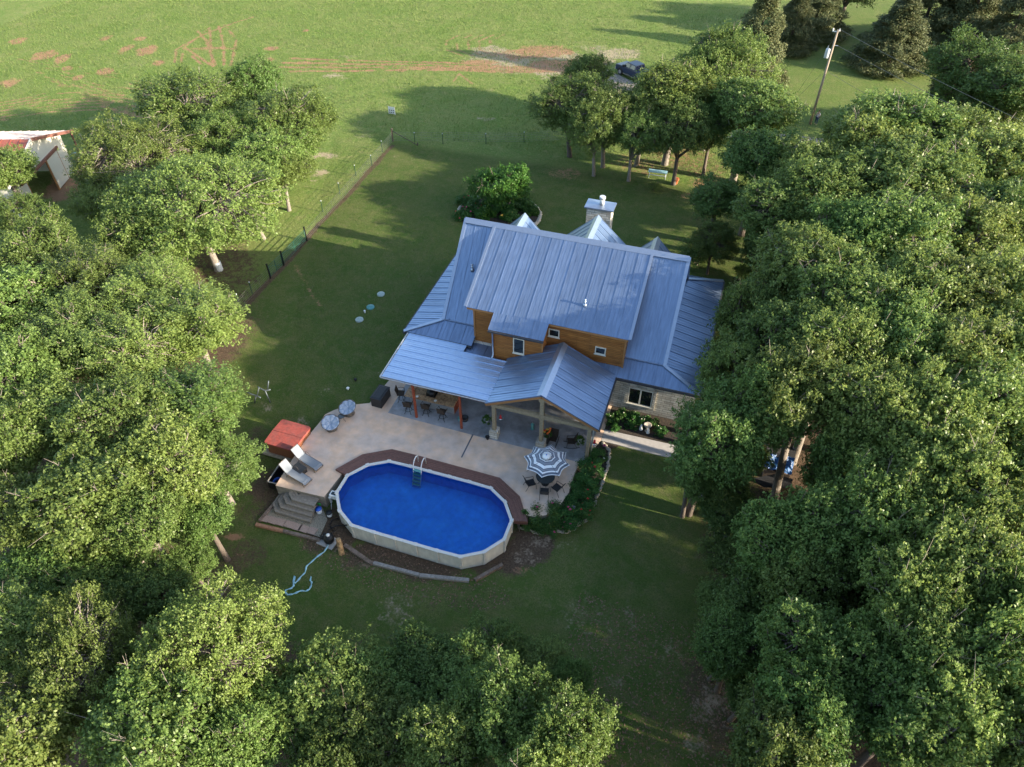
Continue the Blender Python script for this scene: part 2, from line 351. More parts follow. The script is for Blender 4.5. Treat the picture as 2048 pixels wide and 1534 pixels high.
def line(pts,wd,arr,val=1.,seed=3,wamp=.5,brk=0.):
    P=[atg(*p) for p in pts]
    xs=[p.x for p in P]; ys=[p.y for p in P]
    j0,j1=np.searchsorted(gx,[min(xs)-2,max(xs)+2]); i0,i1=np.searchsorted(gy,[min(ys)-2,max(ys)+2]); sx=slice(i0,i1),slice(j0,j1)
    XX,YY=X[sx],Y[sx]; best=np.full_like(XX,1e9)
    for a,b in zip(P[:-1],P[1:]):
        dx,dy=b.x-a.x,b.y-a.y; L=dx*dx+dy*dy+1e-9
        t=np.clip(((XX-a.x)*dx+(YY-a.y)*dy)/L,0,1); best=np.minimum(best,np.hypot(XX-a.x-t*dx,YY-a.y-t*dy))
    v=val*(1-smn(wd*.45,wd,best*(1+(fb(XX,YY,1.3,seed)-.5)*2*wamp)))
    if brk: v=v*smn(brk-.12,brk+.12,fb(XX,YY,2.2,seed+5))
    arr[sx]=np.maximum(arr[sx],v)
# pasture dirt: red patches and wheel ruts
for i,(a,b,c,d) in enumerate([(32,83,16,6),(85,110,22,9),(125,116,18,9),(214,74,14,6),(248,100,16,8),(280,76,13,5),(296,100,18,8),(212,140,16,7),(20,165,22,8),(155,155,12,5),(318,126,18,7),(135,135,10,4),(545,96,18,5),(538,118,12,5),(612,60,9,3)]): ell(a,b,c,d,dirt,.9,.7,1.1,11+i)
for i,(a,b,c,d,v) in enumerate([(1050,128,100,18,.75),(1000,106,55,12,.7),(1100,140,60,14,.9),(1010,118,75,17,.9),(970,100,40,14,.8),(1120,110,60,12,.8),(1240,105,45,12,.7),(1190,95,30,10,.5),(1215,122,30,8,.8),(680,155,50,8,.5),(690,112,60,4,.4),(660,150,30,7,.6),(640,310,34,9,.75),(640,345,22,9,.65),(628,360,22,6,.5),(985,236,28,4,.7),(975,240,20,4,.6),(720,270,40,7,.35),(850,366,20,8,.3),(1690,232,26,5,.5),(1900,150,25,5,.3),(270,130,40,8,.25),(560,215,20,5,.2),(1110,130,60,14,.5)]): ell(a,b,c,d,pale,v,.9,1.3,40+i)
for i,(a,b,c,d,v) in enumerate([(1050,140,90,6,.7),(1075,103,85,11,1.),(1040,112,60,8,.95),(1110,128,60,9,.95),(960,124,60,5,.9),(900,136,140,5,.85),(700,128,120,4,.5),(1120,96,60,5,.7),(1010,108,60,6,.5),(430,96,70,3,.6),(140,370,60,26,.95),(110,385,40,22,.9),(460,1055,28,10,.8),(475,1085,22,14,.5),(1160,900,1,1,.1),(1350,310,90,26,.45),(1260,330,80,24,.4),(1140,345,50,14,.45),(1420,370,60,20,.6),(1040,1120,25,12,.5),(1420,340,80,26,.35),(1400,395,60,12,.5)]): ell(a,b,c,d,dirt,v,.9,1.1,70+i)
for i,pts in enumerate([[(430,130),(412,80),(395,62)],[(448,135),(447,90),(438,52)],[(462,130),(473,80),(450,50)],[(425,133),(422,90),(420,60)],[(425,133),(385,105),(370,95)],[(410,135),(385,112)],[(350,125),(352,100),(375,85),(410,68),(470,45),(520,30)],[(362,125),(368,95),(420,55)]]): line(pts,.3,dirt,.8,120+i,.6,.3)
for i in range(9):
    y0=118+i*9; line([(20+i*14,y0-10),(180+i*8,y0+20+i*2),(330,y0+45-i*2)],.3,dirt,.5,140+i,.8,.45)
for i in range(7):
    y0=183+i*6; line([(0,y0+22),(90,y0+6),(200,y0),(290,y0+16)],.38,dirt,.55,155+i,.8,.35)
for i in range(4):
    line([(560,116+i*9),(700,121+i*7),(850,124+i*5),(1000,131+i*4),(1140,138+i*3)],.4,dirt,.95,165+i,1.,.38)
line([(905,165),(918,147),(945,168)],.3,dirt,.6,175); 
for i in range(5):
    cx=900+i*22; line([(cx+20,70),(cx-8,82),(cx-6,100),(cx+26,112)],.34,dirt,.55,180+i,.7,.35)
# mulch line under the garden fence, worn strips, bare spots on the lawn
line([(786,291),(740,340),(690,398),(640,447),(610,482),(567,533),(541,560),(505,598),(470,640),(440,680)],.36,litter,1.,200,.4)
line([(590,530),(625,590),(645,615)],.22,dirt,.5,201,.4,.3)
for i,(a,b,c,d,v) in enumerate([(1215,1230,60,60,.3),(1160,1215,50,50,.3),(1270,1210,22,70,.4),(1260,1330,30,25,.35),(1230,1345,40,16,.45),(1420,1400,70,70,.5),(1400,1470,60,50,.4),(790,1200,40,30,.35),(830,1180,40,20,.3),(640,340,20,20,.2),(1060,1060,60,18,.45),(1370,1290,60,60,.35),(530,808,26,20,.5),(600,830,30,16,.5),(745,745,40,8,.35),(640,780,40,10,.3),(1150,1075,60,20,.35),(1330,330,60,20,.3),(820,315,60,8,.2),(700,1110,60,14,.45),(1050,1095,40,24,.4)]): ell(a,b,c,d,pale,v,1.,1.4,220+i)
for i,(a,b,c,d,v) in enumerate([(830,1090,170,46,1.),(1010,1100,60,40,.9),(660,1040,60,50,1.),(1060,1075,50,40,.9),(520,960,60,50,.8),(440,520,90,60,.55),(470,560,70,50,.5),(480,1090,70,50,.5),(1560,500,60,40,.9),(1330,330,140,30,.45),(1420,460,60,30,.5),(620,860,30,14,.6),(500,880,40,40,.5),(1430,1080,40,90,.5),(1440,1400,90,110,.6),(900,1180,200,40,.25)]): ell(a,b,c,d,litter,v,.7,1.,260+i)
# forest floor under the woods
fl=smn(4.5,8.5,X+wob(6,300,2.)+.0*Y)*(1-smn(62,72,Y+X*.25)); np.maximum(litter,fl*.85,out=litter)
fl=smn(31.5,36,-X+wob(6,301,2.)-smn(36,50,Y)*14)*(1-smn(34,42,Y)); np.maximum(litter,fl*.8,out=litter)
fl=(1-smn(12.5,16,Y-smn(-16,-28,X)*3+wob(5,302,1.5)))*(1-smn(-7,-3,X)*.9)*smn(-60,-50,X); np.maximum(litter,fl*.6,out=litter)
# pasture = beyond the fence
fA=atg(786,283); fB=atg(541,556)
left=(X-fA.x)*(fB.y-fA.y)-(Y-fA.y)*(fB.x-fA.x)
past=np.clip(smn(-1.,1.,Y-fA.y-(X-fA.x)*.0)+smn(0,12,left)*.9*(Y>38),0,1)
past*=1-smn(-4,4,X)*.55
Zg+=past*(fb(X,Y,2.2,401)-.5)*.12*(np.abs(X)<140)*(Y>60)
ny,nx=X.shape
me=bpy.data.meshes.new('ground'); nv=nx*ny
co=np.stack([X,Y,Zg],-1).reshape(-1,3).astype(np.float32)
idx=np.arange(nv).reshape(ny,nx); q=np.stack([idx[:-1,:-1],idx[:-1,1:],idx[1:,1:],idx[1:,:-1]],-1).reshape(-1,4)
me.vertices.add(nv); me.vertices.foreach_set('co',co.ravel()); me.loops.add(q.size); me.loops.foreach_set('vertex_index',q.ravel().astype(np.int32))
me.polygons.add(len(q)); me.polygons.foreach_set('loop_start',np.arange(0,q.size,4,dtype=np.int32)); me.polygons.foreach_set('loop_total',np.full(len(q),4,dtype=np.int32)); me.update(calc_edges=True)
at_=me.color_attributes.new('cover','FLOAT_COLOR','POINT'); at_.data.foreach_set('color',np.stack([dirt,pale,litter,past],-1).reshape(-1).astype(np.float32))
gm=bpy.data.materials.new('lawn_and_pasture'); gm.use_nodes=True; t=gm.node_tree; b=t.nodes['Principled BSDF']; b.inputs['Roughness'].default_value=.95; b.inputs['Specular IOR Level'].default_value=.1
tc=t.nodes.new('ShaderNodeTexCoord')
def N(sc,det=6,rg=.65,st=None):
    n=t.nodes.new('ShaderNodeTexNoise'); n.inputs['Scale'].default_value=sc; n.inputs['Detail'].default_value=det; n.inputs['Roughness'].default_value=rg
    if st:
        mp=t.nodes.new('ShaderNodeMapping'); mp.inputs['Scale'].default_value=st; t.links.new(tc.outputs['Object'],mp.inputs[0]); t.links.new(mp.outputs[0],n.inputs[0])
    else: t.links.new(tc.outputs['Object'],n.inputs[0])
    return n.outputs[0]
def MR(s,a,b_,c=0,d=1):
    r=t.nodes.new('ShaderNodeMapRange'); r.inputs[1].default_value=a; r.inputs[2].default_value=b_; r.inputs[3].default_value=c; r.inputs[4].default_value=d; t.links.new(s,r.inputs[0]); return r.outputs[0]
def MX(fac,a,b_):
    m=t.nodes.new('ShaderNodeMix'); m.data_type='RGBA'
    t.links.new(fac,m.inputs[0])
    for i,c in ((6,a),(7,b_)):
        if isinstance(c,tuple): m.inputs[i].default_value=(*c,1)
        else: t.links.new(c,m.inputs[i])
    return m.outputs[2]
def MA(op,a,b_):
    m=t.nodes.new('ShaderNodeMath'); m.operation=op
    for i,c in ((0,a),(1,b_)):
        if isinstance(c,(int,float)): m.inputs[i].default_value=c
        else: t.links.new(c,m.inputs[i])
    return m.outputs[0]
ca=t.nodes.new('ShaderNodeVertexColor'); ca.layer_name='cover'; sp=t.nodes.new('ShaderNodeSeparateColor'); t.links.new(ca.outputs[0],sp.inputs[0])
lawn=MX(MR(N(.35),.38,.62),(.066,.112,.024),(.112,.13,.04)); lawn=MX(MR(N(.8,6,.75),.47,.66),lawn,(.155,.145,.062)); lawn=MX(MR(N(2.6,5,.75),.52,.7),lawn,(.16,.14,.08)); lawn=MX(MR(N(14,3),.35,.7),lawn,(.05,.085,.018))
pas=MX(MR(N(.16),.38,.62),(.112,.172,.036),(.155,.19,.056)); pas=MX(MR(N(1.1),.5,.72),pas,(.1,.175,.035)); pas=MX(MR(N(.6,7,.7),.55,.75),pas,(.22,.21,.09)); pas=MX(MR(N(5,4),.5,.8),pas,(.24,.26,.11))
c=MX(ca.outputs[1],lawn,pas)
fine=N(7,5,.7); mid=N(1.7,6,.7)
def br(s,k=1.2): return MR(MA('ADD',MA('MULTIPLY',s,1.),MA('MULTIPLY',MA('SUBTRACT',MA('ADD',fine,mid),1.),k)),.32,.62)
c=MX(br(sp.outputs[2]),c,MX(MR(N(9),.35,.65),(.06,.042,.028),(.125,.088,.06)))
c=MX(MA('MULTIPLY',br(sp.outputs[1]),.8),c,MX(fine,(.42,.33,.25),(.3,.24,.17)))
c=MX(MA('MULTIPLY',br(sp.outputs[0]),.92),c,MX(fine,(.25,.125,.07),(.36,.22,.14)))
t.links.new(c,b.inputs['Base Color'])
bp=t.nodes.new('ShaderNodeBump'); bp.inputs['Strength'].default_value=.8; bp.inputs['Distance'].default_value=.12
hgt=MA('ADD',MA('MULTIPLY',N(9,5,.75),.7),MA('MULTIPLY',MA('MULTIPLY',N(2.2,6,.75),ca.outputs[1]),1.6)); t.links.new(hgt,bp.inputs['Height']); t.links.new(bp.outputs[0],b.inputs['Normal'])
me.materials.append(gm); go=bpy.data.objects.new('ground',me); COL.objects.link(go); struct(go)
me.polygons.foreach_set('use_smooth',[True]*len(me.polygons))
# gravel drive behind the oaks
def ribbon(name,pts,wd,mat,dz=.02):
    P=[atg(*p) for p in pts]; mb=MB(); L=[];Rr=[]
    for i,p in enumerate(P):
        d=(P[min(i+1,len(P)-1)]-P[max(i-1,0)]); d.z=0; d.normalize(); n=Vector((-d.y,d.x,0))*wd/2
        L.append(p+n);Rr.append(p-n)
    vs=[]
    for a,c_ in zip(L,Rr): vs+=[(a.x,a.y,gz(a.x,a.y)+dz),(c_.x,c_.y,gz(c_.x,c_.y)+dz)]
    mb.add(vs,[(2*i,2*i+1,2*i+3,2*i+2) for i in range(len(P)-1)])
    return struct(mb.build(name,mat))
MT['drive']=M('drive_gravel',(.28,.235,.2),.95,0,.3,3,.5,20,col2=(.2,.17,.15))
ribbon('driveway',[(1195,146),(1222,158),(1262,178),(1330,225),(1400,255),(1490,272),(1590,285),(1700,297),(1850,318),(2040,345),(2250,375)],3.4,'drive',.085)
# ================================================================= TREES
def tree_proto(kind,seed,H=10.,R=4.6,cz=5.9,rz=4.2,ncl=330,lpc=104,ls=.18,cr=.6):
    """one tree shape: limbs to leaf clumps; returns (wood mesh builder, leaf vertex array)"""
    r=np.random.RandomState(seed); wood=MB()
    lob=[(r.rand()*2*PI,r.uniform(-.4,.8),r.uniform(.55,1.)) for _ in range(13)]
    cl=[]
    tries=0
    while len(cl)<ncl and tries<20000:
        tries+=1
        if kind=='cedar':
            z=r.rand()**1.25; rad=(1-z)**.75*R*r.uniform(.55,1.)**.5*(1+.22*math.sin(z*23+seed)); a=r.rand()*2*PI
            p=np.array([math.cos(a)*rad,math.sin(a)*rad,.5+z*(H-.5)]); 
            if min([np.linalg.norm(p-q) for q in cl[-60:]]+[9])<.32: continue
            cl.append(p); continue
        d=r.normal(size=3); d/=np.linalg.norm(d)
        if d[2]<-.7: continue
        rad=r.uniform(.25,1.)**.42
        # lobed outline
        k=.66
        for la,le,lw in lob:
            L=np.array([math.cos(la)*math.cos(le),math.sin(la)*math.cos(le),math.sin(le)]); k=max(k,.66+.46*lw*max(0,d@L)**9)
        p=np.array([d[0]*R*rad*k,d[1]*R*rad*k,cz+d[2]*rz*rad*k])
        if d[2]<0: p[2]+=.4*rz*.3
        if min([np.linalg.norm(p-q) for q in cl]+[9])<cr*.62: continue
        cl.append(p)
    cl=np.array(cl)
    # wood
    if kind=='cedar':
        wood.tube([(0,0,-.3),(0,0,H*.5),(0,0,H*.95)],[.2,.12,.03],6)
    else:
        th=max(cz-rz*.72,.22*H); lean=r.normal(size=2)*.25
        fork=Vector((lean[0],lean[1],th)); tr=.27*(H/10)
        wood.tube([(0,0,-.4),(0,0,.25),(lean[0]*.4,lean[1]*.4,th*.5),fork],[tr*1.5,tr*1.05,tr*.9,tr*.85],9)
        nl=6; limbs=[]
        for i in range(nl):
            a=2*PI*(i+r.uniform(-.3,.3))/nl; el=r.uniform(.35,1.2) if i else 1.45
            e=Vector((math.cos(a)*math.cos(el)*R*.62,math.sin(a)*math.cos(el)*R*.62,cz-th*.0+math.sin(el)*rz*.55))
            m=fork.lerp(e,.45)+Vector((r.normal()*.25,r.normal()*.25,-.25+.1*r.normal()))
            m2=fork.lerp(e,.75)+Vector((r.normal()*.3,r.normal()*.3,r.normal()*.2))
            wood.tube([fork,m,m2,e],[tr*.72,tr*.52,tr*.36,tr*.2],6); limbs.append([fork.lerp(m,.6),m,m.lerp(m2,.5),m2,m2.lerp(e,.5),e])
        for p in cl:
            q=Vector(p); best=min((( (q-s).length*(1+.15*(5-i)*.0),L,i) for L in range(nl) for i,s in enumerate(limbs[L])),key=lambda k:k[0])
            s0=limbs[best[1]][max(0,best[2]-1)]; mid=s0.lerp(q,.55)+Vector((r.normal()*.15,r.normal()*.15,.12+r.normal()*.12))
            mid2=s0.lerp(q,.8)+Vector((r.normal()*.15,r.normal()*.15,r.normal()*.12))
            wood.tube([s0,mid,mid2,q],[tr*.26,tr*.17,tr*.11,.014],3,caps=False)
        for i in range(16):   # bare dead twigs standing out of the crown
            q=Vector(cl[r.randint(len(cl))]); o_=(q-Vector((0,0,cz*.7))).normalized(); e=q+o_*r.uniform(.5,1.1)+Vector(tuple(r.normal(size=3)*.25))
            wood.tube([q-o_*.5,q,e],[.045,.03,.01],3,caps=False)
            for k_ in range(2): f0=q.lerp(e,.3+.3*k_); wood.tube([f0,f0+Vector(tuple(r.normal(size=3)*.3))+o_*.25],[.02,.008],3,caps=False)
    # leaves
    n=len(cl); C=np.repeat(cl,lpc,0); cs=np.repeat(r.uniform(.75,1.25,n),lpc); m=len(C)
    d=r.normal(size=(m,3)); d/=np.linalg.norm(d,axis=1,keepdims=True); rad=r.rand(m)**.45
    ctr=np.array([0,0,cz*.75]); out=C-ctr; out/=np.linalg.norm(out,axis=1,keepdims=True)+1e-9
    if kind=='elm':
        # flat drooping sprays pointing outward
        oh=out.copy(); oh[:,2]*=.35; oh/=np.linalg.norm(oh,axis=1,keepdims=True); side=np.cross(oh,[0,0,1.]); side/=np.linalg.norm(side,axis=1,keepdims=True)
        tt=r.uniform(-1,1.,m); ww=r.normal(size=m)*.33*(1-.55*np.clip(tt,0,1)); spr=np.repeat(r.randint(0,5,n),lpc)
        zz=r.normal(size=m)*.05-.13*tt*tt+((np.arange(m)%4)-1.5)*.2
        Pp=C+oh*(tt*cr*1.45*cs)[:,None]+side*(ww*cr*1.35*cs)[:,None]; Pp[:,2]+=zz*cs
        nrm=np.array([0,0,1.])+.45*out+.45*r.normal(size=(m,3))
    elif kind=='cedar':
        Pp=C+d*rad[:,None]*np.array([cr,cr,cr*.7])*cs[:,None]; nrm=out*.8+np.array([0,0,.4])+.7*r.normal(size=(m,3))
    else:
        K=9; tw=r.normal(size=(n,K,3)); tw/=np.linalg.norm(tw,axis=2,keepdims=True); oc=cl-ctr; oc/=np.linalg.norm(oc,axis=1,keepdims=True)+1e-9
        tw=tw+.55*oc[:,None,:]+np.array([0,0,.3]); tw/=np.linalg.norm(tw,axis=2,keepdims=True); tl=r.uniform(.55,1.5,(n,K))
        ci=np.repeat(np.arange(n),lpc); ki=r.randint(0,K,m); tt=r.rand(m)**.7
        Pp=C+tw[ci,ki]*(tt*tl[ci,ki]*cr*1.25*cs)[:,None]*np.array([1,1,.8])+r.normal(size=(m,3))*(.06+.13*(1-tt))[:,None]*cr*1.5
        nrm=.35*tw[ci,ki]+.3*out+np.array([0,0,.5])+.65*r.normal(size=(m,3))
    nrm/=np.linalg.norm(nrm,axis=1,keepdims=True)
    a=np.cross(nrm,r.normal(size=(m,3))); a/=np.linalg.norm(a,axis=1,keepdims=True); b=np.cross(nrm,a)
    L=ls*r.uniform(.65,1.25,m)[:,None]; W=L*(.3 if kind!='cedar' else .2)
    v=np.stack([Pp-a*L*.5,Pp-a*L*.05+b*W+nrm*L*.06,Pp+a*L*.5-nrm*L*.1,Pp-a*L*.05-b*W+nrm*L*.06],1).reshape(-1,3)
    return wood,v
def quadmesh(name,v,mat):
    m=len(v)//4; me=bpy.data.meshes.new(name); me.vertices.add(4*m); me.vertices.foreach_set('co',v.astype(np.float32).ravel())
    me.loops.add(4*m); me.loops.foreach_set('vertex_index',np.arange(4*m,dtype=np.int32)); me.polygons.add(m)
    me.polygons.foreach_set('loop_start',np.arange(0,4*m,4,dtype=np.int32)); me.polygons.foreach_set('loop_total',np.full(m,4,dtype=np.int32)); me.update(calc_edges=True)
    me.materials.append(MT[mat] if isinstance(mat,str) else mat); return me
PROTO={}
def mkproto(key,kind,seed,mat,bark,**k):
    wood,v=tree_proto(kind,seed,**k); o=wood.build('trunk',bark); wm=o.data; bpy.data.objects.remove(o)
    PROTO.setdefault(key,[]).append((wm,quadmesh('crown',v,mat),k.get('H',10.),k.get('R',4.6),k.get('cz',5.9)))
for s_ in range(6): mkproto('oak','oak',11+s_,'oak1','bark')
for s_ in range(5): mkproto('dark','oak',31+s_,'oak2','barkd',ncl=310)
for s_ in range(2): mkproto('big','oak',51+s_,'oak1','bark',H=11.,R=7.,cz=5.8,rz=4.9,ncl=680,lpc=88)
for s_ in range(3): mkproto('elm','elm',61+s_,'elm','bark',ncl=300,lpc=110,ls=.19)
for s_ in range(2): mkproto('cedar','cedar',81+s_,'ced','barkd',H=9.,R=3.,cz=4.,rz=3.,ncl=420,lpc=110,ls=.22,cr=.52)
for s_ in range(5): mkproto('tall','oak',111+s_,'oak1','bark',H=12.,R=3.7,cz=8.3,rz=3.6,ncl=270,lpc=100,ls=.205,cr=.6)
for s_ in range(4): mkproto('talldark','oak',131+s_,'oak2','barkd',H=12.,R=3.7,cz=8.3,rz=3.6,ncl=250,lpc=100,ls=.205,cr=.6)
for s_ in range(2): mkproto('tallelm','elm',151+s_,'elm','bark',H=11.,R=3.8,cz=7.,rz=3.8,ncl=270,lpc=100,ls=.2,cr=.62)
mkproto('shrub','oak',91,'oak2','barkd',H=3.,R=1.9,cz=1.6,rz=1.3,ncl=90,lpc=110,ls=.12,cr=.42)
mkproto('garden','oak',93,'fern','barkd',H=4.,R=2.5,cz=2.3,rz=1.9,ncl=110,lpc=150,ls=.16,cr=.5)
KN={'tall':('oak_tree','oak'),'talldark':('oak_tree','oak'),'tallelm':('elm_tree','elm'),'oak':('oak_tree','oak'),'dark':('oak_tree','oak'),'big':('oak_tree','oak'),'elm':('elm_tree','elm'),'cedar':('cedar_tree','cedar'),'shrub':('shrub','shrub'),'garden':('garden_tree','tree')}
cnt={}
def tree(kind,x,y,r,H,label,group=None,rz=None):
    k=cnt.get(kind,0); cnt[kind]=k+1; wm,lm,h0,r0,cz=PROTO[kind][k%len(PROTO[kind])]
    nm,cat=KN[kind]; t_=thing(nm,label,cat,(x,y,gz(x,y)-.05),rz if rz is not None else rng.random()*6.28,group)
    s=r/r0; t_.scale=(s*(.9+.2*rng.random()),s*(.9+.2*rng.random()),H/h0)
    if kind!='cedar': t_.rotation_euler.x=rng.uniform(-.09,.09); t_.rotation_euler.y=rng.uniform(-.09,.09)
    for n_,m_ in (('trunk',wm),('crown',lm)):
        o=bpy.data.objects.new(n_,m_); COL.objects.link(o); o.parent=t_
    return t_
def ptree(kind,px,py,rpx,H,label,group=None):
    """crown centred on a surveyed point of the photograph"""
    if group==GR:
        if H>8: H*=1.22; rpx*=1.13; px+=9 if px<1560 else 0
    if kind in('oak','dark','big','elm'): rpx*=1.14
    if kind in ('oak','dark','elm'):
        r=rpx*depth(atg(px,py,H*.6))/FPX
        if H/r>2.75: kind={'oak':'tall','dark':'talldark','elm':'tallelm'}[kind]; rpx*=1.12
    cz=PROTO[kind][0][4]/PROTO[kind][0][2]*H
    p=atg(px,py,cz); r=rpx*depth(p)/FPX
    return tree(kind,p.x,p.y,r,H,label,group)
GL='oaks and elms of the woods left of the yard'; GR='oaks of the woods right of the house'; GB='trees along the bottom of the yard'; GD='oaks by the drive'; GC='cedars at the far right'
